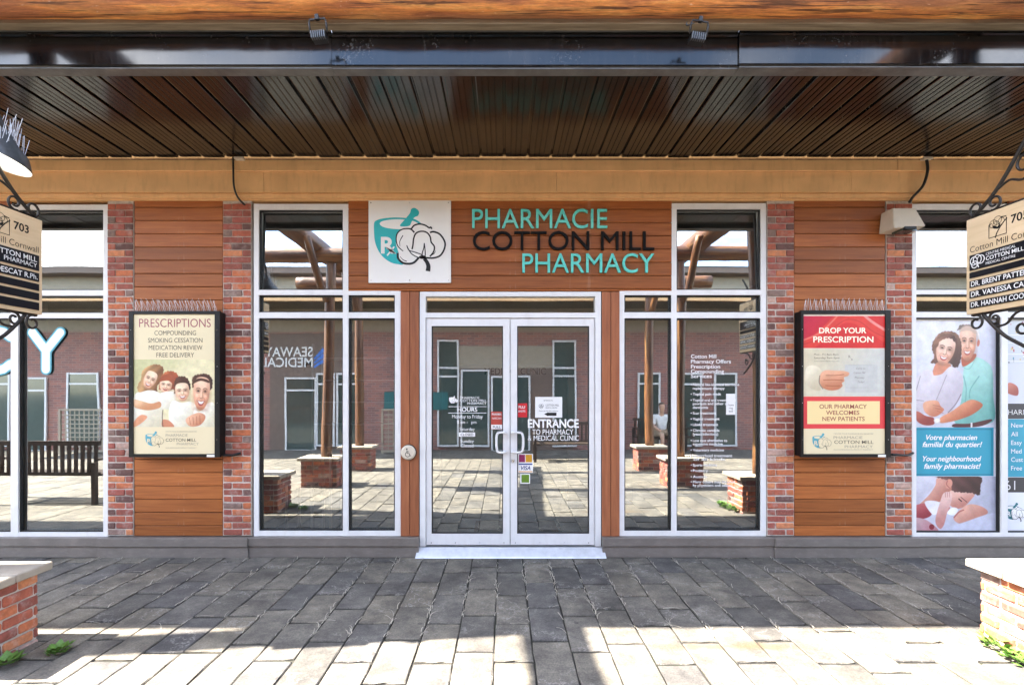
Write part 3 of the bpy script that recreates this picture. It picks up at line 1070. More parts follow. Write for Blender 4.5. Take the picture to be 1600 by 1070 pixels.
def text2(s, x, y, h, width=None, align='L', bold=0.0, shear=0.0, spacing=1.0):
    """vertices of a line: baseline y, capital height h"""
    co, faces = text_raw(s, bold, shear, spacing)
    if len(co) == 0: return np.zeros((0, 2)), []
    c = co.copy()
    k = h / cap_height()
    x0, x1 = c[:, 0].min(), c[:, 0].max()
    kx = k if width is None else width / max(1e-6, x1 - x0)
    c[:, 0] = (c[:, 0] - x0) * kx
    c[:, 1] *= k
    w = (x1 - x0) * kx
    c[:, 0] += x - (w / 2 if align == 'C' else w if align == 'R' else 0)
    c[:, 1] += y
    return c, faces

def lines_obj(name, lines, frame, h, mat, parent=None, thick=0.0):
    """lines: (text, x, y, cap height, width, align, bold, shear); each line of text is a piece of its own"""
    for ln in lines:
        ln = list(ln) + [None, 'L', 0.0, 0.0][len(ln) - 4:]
        c, f = text2(ln[0], ln[1], ln[2], ln[3], ln[4], ln[5], ln[6], ln[7])
        o = flat_obj(name, [tuple(p) for p in c], f, frame, h, mat, parent, thick)
    return o

def islands(co, faces):
    par = list(range(len(co)))
    def fd(a):
        while par[a] != a:
            par[a] = par[par[a]]; a = par[a]
        return a
    for f in faces:
        for i in f[1:]: par[fd(i)] = fd(f[0])
    g = {}
    for f in faces: g.setdefault(fd(f[0]), []).append(f)
    out = []
    for fs in g.values():
        ids = sorted({i for f in fs for i in f})
        mp = {a: b for b, a in enumerate(ids)}
        out.append((co[ids], [tuple(mp[i] for i in f) for f in fs]))
    out.sort(key=lambda t: t[0][:, 0].min())
    return out

def poly2(pts): return [tuple(p) for p in pts], [tuple(range(len(pts)))]

def stroke2(pts, w, taper=None, closed=False):
    """ribbon along a polyline"""
    P = np.array(pts, float)
    n = len(P)
    V, Fc = [], []
    for i in range(n):
        if closed: t = P[(i+1) % n] - P[i-1]
        else: t = P[min(i+1, n-1)] - P[max(i-1, 0)]
        t = t / (np.linalg.norm(t) + 1e-9)
        nn = np.array([-t[1], t[0]])
        ww = w if taper is None else w * (taper[0] + (taper[1] - taper[0]) * i / (n - 1))
        V += [tuple(P[i] + nn * ww / 2), tuple(P[i] - nn * ww / 2)]
    for i in range(n if closed else n - 1):
        j = (i + 1) % n
        Fc.append((2*i, 2*i+1, 2*j+1, 2*j))
    return V, Fc

def join2(parts):
    V, Fc = [], []
    for v, f in parts:
        b = len(V)
        V += [tuple(p) for p in v]
        Fc += [tuple(i + b for i in q) for q in f]
    return V, Fc

def ell2(cx, cy, rx, ry, n=40, rot=0, a0=0, a1=360):
    out = []
    full = abs(a1 - a0) >= 360
    for i in range(n if full else n + 1):
        a = math.radians(a0 + (a1 - a0) * i / n)
        x, y = rx * math.cos(a), ry * math.sin(a)
        c, s = math.cos(math.radians(rot)), math.sin(math.radians(rot))
        out.append((cx + x * c - y * s, cy + x * s + y * c))
    return out

# the mortar-and-pestle with cotton boll emblem, drawn on a 1000-unit square (y down)
def emblem(frame, x0, y0, size, h, parent, teal, ink, light, lw=1.0, step=0.0006):
    k = size / 925.0
    T = lambda pts: [(x0 + (px - 45) * k, y0 - (py - 70) * k) for px, py in pts]
    W = lambda w: w * k * lw
    bowl = catmull([(108, 330), (130, 298), (200, 275), (330, 262), (470, 268), (560, 280), (625, 318), (640, 350), (600, 420), (560, 560), (520, 690), (440, 785), (380, 787), (300, 768), (220, 715), (160, 640), (120, 540), (108, 430)], 5, True)
    flat_obj('bowl', *poly2(T(bowl)), frame, h, teal, parent)
    mouth = catmull([(172, 335), (200, 305), (300, 286), (420, 284), (540, 300), (600, 335), (520, 380), (420, 394), (300, 388), (210, 368)], 5, True)
    flat_obj('bowl_mouth', *poly2(T(mouth)), frame, h + step, light, parent)
    pest = catmull([(398, 358), (450, 290), (510, 215), (525, 170), (560, 156), (600, 178), (614, 212), (598, 245), (560, 262), (530, 310), (500, 358)], 4, True)
    flat_obj('pestle', *poly2(T(pest)), frame, h + 2 * step, teal, parent)
    c, f = text2('R', 0, 0, 1.0, bold=0.03)
    cc = [(185 + p[0] * 165 / max(1e-6, c[:, 0].max()), 660 - p[1] * 172) for p in c]
    rx = join2([(T(cc), f), stroke2(T([(255, 690), (335, 590)]), W(17) / lw), stroke2(T([(250, 605), (350, 668)]), W(17) / lw)])
    flat_obj('prescription_mark', *rx, frame, h + 2 * step, light, parent)
    boll = catmull([(385, 660), (355, 560), (360, 470), (400, 405), (470, 385), (525, 388), (570, 345), (640, 335), (720, 365), (760, 425), (830, 430), (890, 490), (910, 570), (880, 660), (810, 712), (740, 720), (640, 715), (600, 735), (540, 780), (470, 780), (400, 740)], 5, True)
    flat_obj('boll', *poly2(T(boll)), frame, h + 3 * step, light, parent)
    S = []
    def st(p, w, tp=None): S.append(stroke2(T(catmull(p, 6)), W(w), tp))
    st([(435, 640), (380, 590), (357, 520), (368, 445), (420, 398), (490, 388), (530, 400), (560, 432)], 14, (.5, .9))
    st([(528, 390), (560, 352), (620, 337), (680, 350), (725, 378), (745, 372), (757, 392)], 12)
    st([(535, 620), (545, 570), (553, 500), (580, 440), (640, 418), (700, 432), (738, 480), (750, 540), (785, 590), (775, 650), (735, 700)], 12)
    st([(735, 432), (780, 424), (850, 455), (903, 540), (895, 620), (850, 690), (780, 716), (700, 716), (640, 712)], 14)
    st([(375, 660), (378, 720), (430, 770), (500, 782), (560, 765), (608, 715)], 17)
    st([(475, 575), (500, 630), (560, 650), (640, 680), (655, 712), (600, 710), (530, 670), (490, 610), (475, 575)], 8)
    st([(672, 550), (680, 620), (682, 690), (660, 715), (648, 670), (665, 610), (672, 550)], 8)
    st([(400, 590), (398, 530), (432, 465)], 8, (.4, 1))
    st([(400, 700), (430, 735), (475, 755)], 8, (.4, 1))
    st([(745, 690), (785, 665), (800, 632)], 8, (1, .3))
    st([(670, 725), (700, 760), (718, 810), (712, 865)], 34, (.75, 1.1))
    S.append((T(ell2(652, 708, 42, 20)), [tuple(range(40))]))
    flat_obj('boll_outline', *join2(S), frame, h + 4 * step, ink, parent)

# ---- soft picture painter: writes colours onto a fine flat grid
class Canvas:
    def __init__(s, x0, y0, x1, y1, nx, ny, bg):
        s.x0, s.y0, s.x1, s.y1, s.nx, s.ny = x0, y0, x1, y1, nx, ny
        s.X, s.Y = np.meshgrid(np.linspace(x0, x1, nx), np.linspace(y0, y1, ny))
        s.img = np.zeros((ny, nx, 3)) + np.array(bg, float)
        s.px = (x1 - x0) / nx
    def put(s, a, col):
        a = np.clip(a, 0, 1)[..., None]
        c = np.asarray(col, float)
        s.img = s.img * (1 - a) + c * a
    def grad(s, c0, c1, p0, p1):
        d = np.array(p1, float) - np.array(p0, float)
        t = ((s.X - p0[0]) * d[0] + (s.Y - p0[1]) * d[1]) / (d @ d)
        t = np.clip(t, 0, 1)[..., None]
        t = t * t * (3 - 2 * t)
        return np.array(c0, float) * (1 - t) + np.array(c1, float) * t
    def ell(s, cx, cy, rx, ry, col, rot=0, soft=4, op=1.0):
        c, sn = math.cos(math.radians(rot)), math.sin(math.radians(rot))
        x, y = s.X - cx, s.Y - cy
        u, v = (x * c + y * sn) / rx, (-x * sn + y * c) / ry
        d = np.sqrt(u * u + v * v)
        s.put(np.clip((1 - d) * min(rx, ry) / soft + .5, 0, 1) * op, col)
    def _sd(s, P, closed=True):
        P = np.array(P, float)
        best = np.full(s.X.shape, 1e9)
        inside = np.zeros(s.X.shape, bool)
        n = len(P)
        for i in range(n if closed else n - 1):
            a, b = P[i], P[(i + 1) % n]
            e = b - a
            w0, w1 = s.X - a[0], s.Y - a[1]
            t = np.clip((w0 * e[0] + w1 * e[1]) / (e @ e + 1e-9), 0, 1)
            best = np.minimum(best, np.hypot(w0 - e[0] * t, w1 - e[1] * t))
            if closed:
                c1 = (a[1] > s.Y) != (b[1] > s.Y)
                xi = (b[0] - a[0]) * (s.Y - a[1]) / (b[1] - a[1] + 1e-12) + a[0]
                inside ^= c1 & (s.X < xi)
        return best, inside
    def poly(s, P, col, soft=4, op=1.0, smooth=True):
        if smooth: P = catmull(P, 5, True)
        d, ins = s._sd(P)
        s.put(np.clip(np.where(ins, d, -d) / soft + .5, 0, 1) * op, col)
    def line(s, P, w, col, soft=3, op=1.0):
        P = catmull(P, 5)
        d, _ = s._sd(P, False)
        s.put(np.clip((w / 2 - d) / soft + .5, 0, 1) * op, col)
    def rect(s, x0, y0, x1, y1, col):
        s.put(((s.X >= x0) & (s.X <= x1) & (s.Y >= y0) & (s.Y <= y1)).astype(float), col)
    def grain(s, amt, seed=1):
        s.img += np.random.RandomState(seed).normal(0, amt, s.img.shape)
    def obj(s, name, to2, frame, h, parent):
        c = np.clip(s.img / 255.0, 0, 1) ** 1.22 * .95
        c = np.where(c <= .04045, c / 12.92, ((c + .055) / 1.055) ** 2.4)
        V = []
        for j in range(s.ny):
            for i in range(s.nx):
                x, y = to2(s.X[j, i], s.Y[j, i])
                V.append(tuple(frame.pt(x, y, h)))
        Fc = [(j*s.nx+i, j*s.nx+i+1, (j+1)*s.nx+i+1, (j+1)*s.nx+i) for j in range(s.ny-1) for i in range(s.nx-1)]
        me = bpy.data.meshes.new(name)
        me.from_pydata(V, [], Fc)
        at = me.color_attributes.new('print', 'FLOAT_COLOR', 'POINT')
        at.data.foreach_set('color', np.concatenate([c.reshape(-1, 3), np.ones((s.nx * s.ny, 1))], 1).ravel().astype(np.float32))
        if Vector(me.polygons[0].normal).dot(frame.n) < 0: me.flip_normals()
        return link(name, me, M['print'], parent)
    def fold(s, scale, amt, seed=1, ax=1.0, ay=1.0, mask=None):
        """uneven light and dark as in cloth, hair and skin"""
        rg = np.random.RandomState(seed)
        acc = np.zeros(s.X.shape)
        a = 1.0
        for o in range(5):
            f = 2 ** o / scale
            th = rg.uniform(0, 6.28, 6)
            ph = rg.uniform(0, 6.28, 6)
            for t, q in zip(th, ph):
                acc += a * np.sin((s.X * math.cos(t) * ax + s.Y * math.sin(t) * ay) * f + q + 1.7 * np.sin((s.Y * math.cos(t) - s.X * math.sin(t)) * f * .6 + q * 2))
            a *= .62
        acc /= acc.std() + 1e-9
        k = 1 + amt * acc
        if mask is not None: k = 1 + (k - 1) * mask
        s.img = np.clip(s.img * k[..., None], 0, 255)
    def hair(s, P, c0, c1, p0, p1, seed=1, flow=(0.3, 1.0)):
        """a hair mass with strands"""
        d, ins = s._sd(catmull(P, 5, True))
        rg = np.random.RandomState(seed)
        wob = 2.2 * np.sin(s.X * .21 + rg.uniform(0, 6)) + 2.2 * np.sin(s.Y * .17 + s.X * .09 + rg.uniform(0, 6))
        a = np.clip((np.where(ins, d, -d) + wob) / 7 + .5, 0, 1)
        base = s.grad(c0, c1, p0, p1)
        u = s.X * flow[1] - s.Y * flow[0]
        v = s.X * flow[0] + s.Y * flow[1]
        st = np.sin(u * .55 + 2.2 * np.sin(v * .018) + 1) * .35 + np.sin(u * 1.1 + 1.6 * np.sin(v * .03 + 1)) * .3 + np.sin(u * .06 + v * .02 + 1.5 * np.sin(v * .012)) * .7
        s.put(a, np.clip(base * (1 + .13 * st[..., None]), 0, 255))
    def face(s, cx, cy, rx, ry, rot, skin, dark, lip=(176, 92, 88), eye=(62, 48, 42), smile=1.0, teeth=True):
        """a smiling face, turned by rot degrees"""
        c, sn = math.cos(math.radians(rot)), math.sin(math.radians(rot))
        def L(u, v): return (cx + u * rx * c - v * ry * sn, cy + u * rx * sn + v * ry * c)
        skin = np.array(skin, float); dark = np.array(dark, float)
        deep = dark * .72
        s.poly([L(-.97, -.35), L(-.75, -.9), L(0, -1.05), L(.75, -.9), L(.97, -.35), L(.90, .25), L(.58, .78), L(.22, 1.0), L(-.22, 1.0), L(-.58, .78), L(-.90, .25)],
               s.grad(skin, dark, L(-.1, -.3), L(1.0, .75)), soft=6)
        def E(u, v, a, b, col, soft, op):
            x, y = L(u, v); s.ell(x, y, rx * a, ry * b, col, rot, soft=max(3, rx * soft), op=op)
        E(.80, .15, .28, .62, deep, .5, .45)
        E(-.88, .2, .16, .5, dark, .4, .45)
        E(0, .97, .6, .12, deep, .3, .5)
        E(-.1, -.62, .5, .22, np.minimum(255, skin * 1.05 + 6), .5, .55)
        for u in (-.48, .50):
            E(u, .22, .26, .17, np.minimum(255, skin * (1.02, .93, .90)), .35, .7)
            E(u - .04, .13, .14, .07, np.minimum(255, skin * 1.06 + 8), .25, .6)
        for u in (-.40, .42):
            E(u, -.20, .27, .13, deep, .25, .55)
            E(u, -.155, .17, .042, deep * .75, .07, .9)
            E(u + .02, -.165, .07, .045, eye, .06, 1.0)
            s.line([L(u - .24, -.30), L(u - .02, -.365), L(u + .23, -.31)], rx * .065, deep * .62, soft=4, op=.75)
            s.line([L(u - .2, -.05), L(u, -.03), L(u + .18, -.06)], rx * .04, deep, soft=5, op=.5)
        s.line([L(.13, -.12), L(.17, .08), L(.19, .20)], rx * .09, deep, soft=7, op=.5)
        E(.0, .10, .09, .14, np.minimum(255, skin * 1.06 + 8), .15, .55)
        s.line([L(-.16, .24), L(-.02, .285), L(.17, .24)], rx * .06, deep * .8, soft=4, op=.75)
        h = .10 + .09 * smile
        s.poly([L(-.40, .43), L(-.2, .455), L(0, .47), L(.2, .455), L(.42, .43), L(.25, .47 + h), L(0, .50 + h * 1.15), L(-.25, .47 + h)], lip, soft=4)
        if teeth:
            s.poly([L(-.33, .455), L(0, .49), L(.34, .455), L(.2, .47 + h * .62), L(0, .49 + h * .7), L(-.2, .47 + h * .62)], (246, 240, 234), soft=4)
        for sg in (-1, 1):
            s.line([L(sg * .28, .24), L(sg * .46, .36), L(sg * .52, .52)], rx * .05, deep, soft=6, op=.5)

# ================================================================== WALL SIGN AND LETTERING
def disc(name, c, r, dpt, mat, parent, seg=16):
    bm = bmesh.new()
    bmesh.ops.create_cone(bm, cap_ends=True, segments=seg, radius1=r, radius2=r * .8, depth=dpt, matrix=Matrix.Translation(c) @ Matrix.Rotation(math.radians(90), 4, 'X'))
    return link(name, bm_mesh(bm, name), mat, parent)

x0, x1, z0, z1 = FX(577), FX(705), FZ(443), FZ(315)
LS = empty('logo_sign', ((x0 + x1) / 2, D - .02, z0))
tag(LS, 'square white sign board with teal mortar and cotton boll emblem', 'sign')
boxes('board', [(x0, x1, D - .030, D - .012, z0, z1)], M['white'], LS, .002)
emblem(WALL(D - .0305), x0, z1, x1 - x0, 0.0006, LS, M['teal'], M['ink'], M['white'], 1.4)
for a in (.03, .5, .97):
    for b in (.03, .97):
        disc('screw', (x0 + (x1 - x0) * a, D - .032, z0 + (z1 - z0) * b), .006, .006, M['steel'], LS, 10)

def sign_letters(name, s, px0, px1, pyt, pyb, mat, label):
    co, f = text_raw(s, 0.0)
    c = co.copy()
    c[:, 0] = (c[:, 0] - c[:, 0].min()) / (c[:, 0].max() - c[:, 0].min()) * (FX(px1) - FX(px0)) + FX(px0)
    c[:, 1] = c[:, 1] / cap_height() * (FZ(pyt) - FZ(pyb)) + FZ(pyb)
    P = empty(name, ((FX(px0) + FX(px1)) / 2, D, FZ(pyb)))
    tag(P, label, 'lettering', 'raised letters over the shop doors')
    for (ic, fc) in islands(c, f):
        flat_obj('letter', [tuple(p) for p in ic], fc, WALL(D - .010), 0.0, mat, P, thick=0.024)
sign_letters('sign_lettering', 'PHARMACIE', 738, 948, 328.5, 358, M['teal_letter'], 'raised teal letters reading PHARMACIE on the wood siding')
sign_letters('sign_lettering', 'COTTON MILL', 739, 1021, 363, 392, M['black_letter'], 'raised black letters reading COTTON MILL on the wood siding')
sign_letters('sign_lettering', 'PHARMACY', 816, 1021, 397.5, 427, M['teal_letter'], 'raised teal letters reading PHARMACY below the black letters')

# ================================================================== POSTER CASES
cream_print = flat('poster_cream', lin((222, 208, 172)), .4)
maroon = flat('poster_maroon', lin((150, 62, 84)), .4)
grey_ink = flat('poster_grey_ink', lin((92, 84, 74)), .4)
soft_ink = flat('poster_soft_ink', lin((140, 132, 120)), .4)
red_ink = flat('poster_red_ink', lin((150, 62, 58)), .4)
pale_ink = flat('poster_pale_letters', lin((246, 240, 214)), .4)
small_teal = flat('poster_teal', lin((84, 160, 176)), .4)

def poster_case(label, px0, px1, py0, py1, fx0, fx1, fy0, fy1, t=.12):
    """black display case: outer front rectangle and face rectangle in photo pixels at its front plane"""
    d = D - t
    x0, x1, z0, z1 = FX(px0, d), FX(px1, d), FZ(py1, d), FZ(py0, d)
    a, b, c, e = FX(fx0, d), FX(fx1, d), FZ(fy1, d), FZ(fy0, d)
    P = empty('poster_case', ((x0 + x1) / 2, D, z0))
    tag(P, label, 'poster case')
    boxes('case_body', [(x0 + .006, x1 - .006, d + .012, D - .002, z0 + .006, z1 - .006)], M['black'], P, .004)
    boxes('case_frame', [(x0, a, d - .008, d + .02, z0, z1), (b, x1, d - .008, d + .02, z0, z1), (a, b, d - .0075, d + .02, z0, c), (a, b, d - .0075, d + .02, e, z1)], M['black'], P)
    boxes('poster_sheet', [(a, b, d + .004, d + .011, c, e)], cream_print, P)
    for i in range(4):
        for xx in ((x0 + a) / 2, (x1 + b) / 2):
            disc('rivet', (xx, d - .009, z0 + (z1 - z0) * (.12 + .25 * i)), .004, .004, M['steel'], P, 8)
    return P, d + .004, (a, b, c, e)

# ---- left: PRESCRIPTIONS
PL_, yl, (a, b, c, e) = poster_case('black wall case holding the cream PRESCRIPTIONS poster with a smiling family', 202, 344, 486, 714, 208.5, 336, 491, 709)
fl = WALL(yl)
dl_ = D - .12
Q = lambda zx, zy: (FX(200 + zx / 6.6875, dl_), FZ(560 + zy / 6.6875, dl_))
lines_obj('heading', [('PRESCRIPTIONS', FX(217, dl_), FZ(511, dl_), FZ(498, dl_) - FZ(511, dl_), FX(329, dl_) - FX(217, dl_), 'L', -.004)], fl, .001, maroon, PL_)
sub = []
for s, px0, px1, yb in (('COMPOUNDING', 241, 306, 523.5), ('SMOKING CESSATION', 231, 316, 535), ('MEDICATION REVIEW', 232, 316, 546.5), ('FREE DELIVERY', 244, 303, 558)):
    sub.append((s, FX(px0, dl_), FZ(yb, dl_), 7 * dl_ / F, FX(px1, dl_) - FX(px0, dl_), 'L', -.002))
lines_obj('service_line', sub, fl, .001, grey_ink, PL_)
cv = Canvas(58, 10, 908, 715, 240, 200, (228, 218, 178))
cv.put(np.ones(cv.X.shape), cv.grad((206, 204, 160), (236, 228, 192), (100, 40), (500, 330)))
cv.ell(250, 40, 300, 90, (214, 212, 170), soft=80, op=.6)
sk, dk = (250, 222, 196), (228, 176, 144)
# woman: hair behind, shirt
cv.hair([(150, 130), (220, 75), (310, 62), (365, 95), (368, 150), (340, 230), (300, 300), (300, 350), (200, 360), (110, 350), (95, 290), (130, 220)], (214, 176, 128), (140, 98, 66), (140, 110), (370, 200), 1, (-.35, 1.0))
cv.poly([(60, 400), (140, 350), (240, 330), (330, 360), (400, 420), (360, 560), (355, 715), (60, 715)], cv.grad((250, 248, 236), (222, 214, 190), (120, 380), (340, 700)), 6)
cv.face(225, 225, 66, 92, 24, sk, dk, smile=1.1)
# girl
cv.hair([(335, 240), (350, 175), (420, 130), (500, 150), (530, 210), (520, 290), (470, 320), (330, 330)], (196, 120, 80), (150, 78, 52), (360, 150), (520, 290), 2, (.2, 1.0))
cv.face(392, 285, 66, 74, 8, sk, dk, smile=.5, teeth=False)
cv.poly([(325, 240), (360, 180), (440, 160), (490, 220), (470, 262), (420, 232), (360, 235)], (178, 102, 68), 8)
cv.poly([(330, 370), (400, 345), (480, 350), (500, 420), (470, 520), (360, 520), (320, 440)], cv.grad((252, 250, 240), (226, 220, 200), (350, 370), (480, 510)), 6)
# boy
cv.hair([(480, 290), (490, 220), (545, 185), (610, 200), (645, 260), (645, 330), (600, 300), (520, 300), (485, 380)], (110, 74, 56), (70, 46, 38), (490, 200), (640, 320), 3, (.3, 1.0))
cv.face(565, 350, 76, 92, -4, sk, dk, smile=1.4)
cv.poly([(430, 520), (470, 440), (560, 465), (640, 450), (700, 480), (740, 560), (700, 715), (470, 715), (425, 620)], cv.grad((253, 252, 244), (228, 222, 200), (450, 470), (680, 700)), 6)
# man
cv.hair([(668, 250), (680, 190), (760, 160), (840, 170), (880, 230), (870, 320), (840, 330), (835, 250), (700, 250), (690, 300), (672, 300)], (112, 78, 60), (72, 50, 42), (680, 170), (870, 300), 4, (.6, 1.0))
cv.poly([(700, 520), (740, 560), (830, 470), (900, 480), (908, 715), (690, 715), (680, 600)], cv.grad((252, 250, 240), (226, 220, 196), (720, 540), (890, 700)), 6)
cv.face(765, 368, 88, 168, 4, (246, 208, 182), (214, 152, 122), smile=1.3)
cv.poly([(680, 260), (760, 232), (845, 255), (835, 225), (760, 205), (690, 225)], (100, 70, 54), 8)
# arms and hand
cv.poly([(60, 430), (130, 440), (240, 470), (330, 450), (335, 510), (220, 540), (110, 525), (60, 500)], cv.grad((243, 208, 172), (214, 160, 120), (100, 440), (150, 540)), 6)
cv.poly([(60, 715), (60, 660), (130, 590), (200, 610), (130, 680)], (232, 172, 136), 6)
cv.poly([(600, 640), (660, 590), (740, 565), (800, 590), (800, 640), (740, 700), (640, 705)], cv.grad((240, 196, 166), (206, 146, 116), (640, 590), (760, 710)), 6)
for i in range(4): cv.line([(640 + i*36, 620 - i*8), (650 + i*34, 690)], 5, (164, 92, 70), 4, .7)
cv.poly([(360, 640), (430, 650), (480, 715), (360, 715)], (212, 150, 120), 6)
cv.line([(362, 540), (356, 620), (362, 712)], 8, (96, 80, 66), 6, .8)
cv.fold(22, .014, 5)
cv.grain(4.0)
cv.obj('family_picture', Q, fl, .0008, PL_)
emx, emz = Q(165, 740)
emblem(fl, emx, emz, (FX(259, dl_) - FX(226, dl_)), .001, PL_, small_teal, grey_ink, cream_print, 0.8, .0004)
lines_obj('shop_name', [('PHARMACIE', *Q(392, 815), .026, .215, 'L', -.008), ('PHARMACY', *Q(508, 905), .026, .215, 'L', -.008)], fl, .001, soft_ink, PL_)
lines_obj('shop_name', [('COTTON MILL', *Q(392, 866), .029, .30, 'L', .004)], fl, .001, grey_ink, PL_)
lines_obj('small_print', [('CENTRE POUR PHARMACIE DU QUARTIER', *Q(392, 768), .010, .305), ('PLUS COMPOUNDING SPECIALTY PHARMACY', *Q(392, 938), .010, .302)], fl, .001, soft_ink, PL_)
boxes('maker_tag', [(FX(324, dl_), FX(336, dl_), dl_ - .010, dl_ - .0078, FZ(713.5, dl_), FZ(710, dl_))], M['vinyl'], PL_)

# ---- right: DROP YOUR PRESCRIPTION
PR_, yr, (a, b, c, e) = poster_case('black wall case holding the red DROP YOUR PRESCRIPTION poster', 1251, 1391, 485, 714, 1255, 1383, 491, 709)
frr = WALL(yr)
Q = lambda zx, zy: (FX(1230 + zx / 6.294, dl_), FZ(460 + zy / 6.294, dl_))
Q2 = lambda zx, zy: (FX(1230 + zx / 6.294, dl_), FZ(590 + zy / 6.294, dl_))
cv = Canvas(158, 195, 965, 1000, 220, 220, (226, 220, 206))
cv.put(np.ones(cv.X.shape), cv.grad((226, 216, 190), (214, 214, 208), (200, 560), (900, 900)))
cv.rect(158, 212, 965, 526, (214, 52, 62))
t = cv.grad((206, 46, 82), (222, 60, 58), (160, 220), (500, 500))
m = ((cv.Y >= 212) & (cv.Y <= 526)).astype(float)
cv.put(m, t)
band = Canvas._sd
def wave(P, w, col, op):
    d, _ = cv._sd(catmull(P, 8), False)
    cv.put(np.clip((w / 2 - d) / 4 + .5, 0, 1) * op * m, col)
wave([(158, 520), (300, 440), (420, 330), (520, 240), (640, 225), (780, 290), (965, 410)], 110, (232, 88, 72), .8)
wave([(158, 450), (320, 380), (430, 280), (500, 205)], 16, (240, 150, 130), .8)
wave([(158, 490), (340, 430), (480, 310), (600, 245), (720, 270), (840, 360), (965, 420)], 6, (186, 40, 48), .6)
wave([(760, 205), (840, 270), (965, 350)], 26, (240, 176, 168), .85)
cv.rect(158, 195, 965, 211, (240, 226, 214))
cv.rect(158, 526, 965, 534, (236, 226, 208))
# paper slip and hand
cv.rect(570, 690, 890, 960, (208, 208, 204))
cv.line([(600, 690), (840, 690)], 2, (170, 168, 160), 3, .8)
cv.line([(580, 915), (800, 915)], 2, (170, 168, 160), 3, .8)
cv.poly([(190, 720), (280, 700), (345, 760), (320, 860), (330, 940), (250, 930), (180, 860)], cv.grad((244, 236, 214), (214, 202, 176), (200, 720), (330, 920)), 8)
cv.poly([(330, 780), (380, 745), (470, 748), (560, 752), (612, 770), (600, 800), (560, 815), (565, 850), (540, 870), (545, 900), (500, 935), (420, 942), (350, 915), (320, 850)], cv.grad((238, 190, 160), (206, 140, 108), (400, 750), (440, 950)), 6)
for P in ([(385, 795), (480, 795), (560, 785)], [(360, 842), (450, 838), (545, 842)], [(380, 895), (450, 900), (520, 898)]):
    cv.line(P, 7, (170, 100, 72), 5, .75)
cv.line([(322, 800), (318, 870), (352, 925)], 10, (140, 130, 120), 6, .8)
cv.fold(24, .01, 11)
cv.grain(3.0, 4)
cv.obj('hand_picture', Q, frr, .0008, PR_)
lines_obj('heading', [('DROP YOUR', *Q(315, 380), .052, FX(1354, dl_) - FX(1280, dl_), 'L', .02), ('PRESCRIPTION', *Q(258, 470), .056, FX(1365, dl_) - FX(1271, dl_), 'L', .02)], frr, .0016, pale_ink, PR_)
lines_obj('hours_line', [('Mon - Fri 8am-8pm', *Q(265, 598), .018, .24), ('Saturday 9am-5pm', *Q(265, 632), .018, .25), ('www.cottonmillpharmacy.com', *Q(265, 660), .010, .25)], frr, .0016, grey_ink, PR_)
lines_obj('handwriting', [('Come to', *Q(680, 735), .017, None, 'L', -.01, .3), ('Cotton Mill', *Q(655, 778), .017, None, 'L', -.01, .3), ('Pharmacy', *Q(665, 825), .017, None, 'L', -.01, .3), ('Today!', *Q(695, 868), .017, None, 'L', -.01, .3), ('R', *Q(605, 625), .028, None, 'L', -.01), ('x', *Q(628, 648), .028, None, 'L', -.01)], frr, .0016, grey_ink, PR_)
redpanel = flat('poster_red', lin((214, 62, 66)), .4)
yelpanel = flat('poster_yellow', lin((232, 208, 152)), .4)
def quad(name, x0, x1, z0, z1, fr_, h, mat, parent):
    return flat_obj(name, [(x0, z0), (x1, z0), (x1, z1), (x0, z1)], [(0, 1, 2, 3)], fr_, h, mat, parent)
p0, p1 = Q2(158, 500), Q2(965, 185)
quad('red_band', p0[0], p1[0], p0[1], p1[1], frr, .0016, redpanel, PR_)
p0, p1 = Q2(198, 455), Q2(912, 230)
quad('yellow_band', p0[0], p1[0], p0[1], p1[1], frr, .0022, yelpanel, PR_)
lines_obj('welcome_line', [('OUR PHARMACY', *Q2(318, 303), .040, FX(1354.5, dl_) - FX(1280.5, dl_), 'L', .008), ('WELCOMES', *Q2(383, 363), .040, FX(1343, dl_) - FX(1291, dl_), 'L', .008), ('NEW PATIENTS', *Q2(347, 424), .040, FX(1351, dl_) - FX(1285, dl_), 'L', .008)], frr, .0028, red_ink, PR_)
emx, emz = Q2(235, 525)
emblem(frr, emx, emz, .215, .001, PR_, small_teal, grey_ink, cream_print, 0.8, .0004)
lines_obj('shop_name', [('PHARMACIE', *Q2(458, 600), .026, .285, 'L', -.008), ('PHARMACY', *Q2(568, 690), .026, .275, 'L', -.008)], frr, .001, soft_ink, PR_)
lines_obj('shop_name', [('COTTON MILL', *Q2(465, 648), .032, .385, 'L', .004)], frr, .001, grey_ink, PR_)
lines_obj('small_print', [('CENTRE POUR PHARMACIE DU QUARTIER', *Q2(460, 555), .010, .39), ('PLUS COMPOUNDING SPECIALTY PHARMACY', *Q2(460, 712), .010, .385)], frr, .001, soft_ink, PR_)
boxes('maker_tag', [(FX(1371, dl_), FX(1383, dl_), dl_ - .010, dl_ - .0078, FZ(713.5, dl_), FZ(710, dl_))], M['vinyl'], PR_)

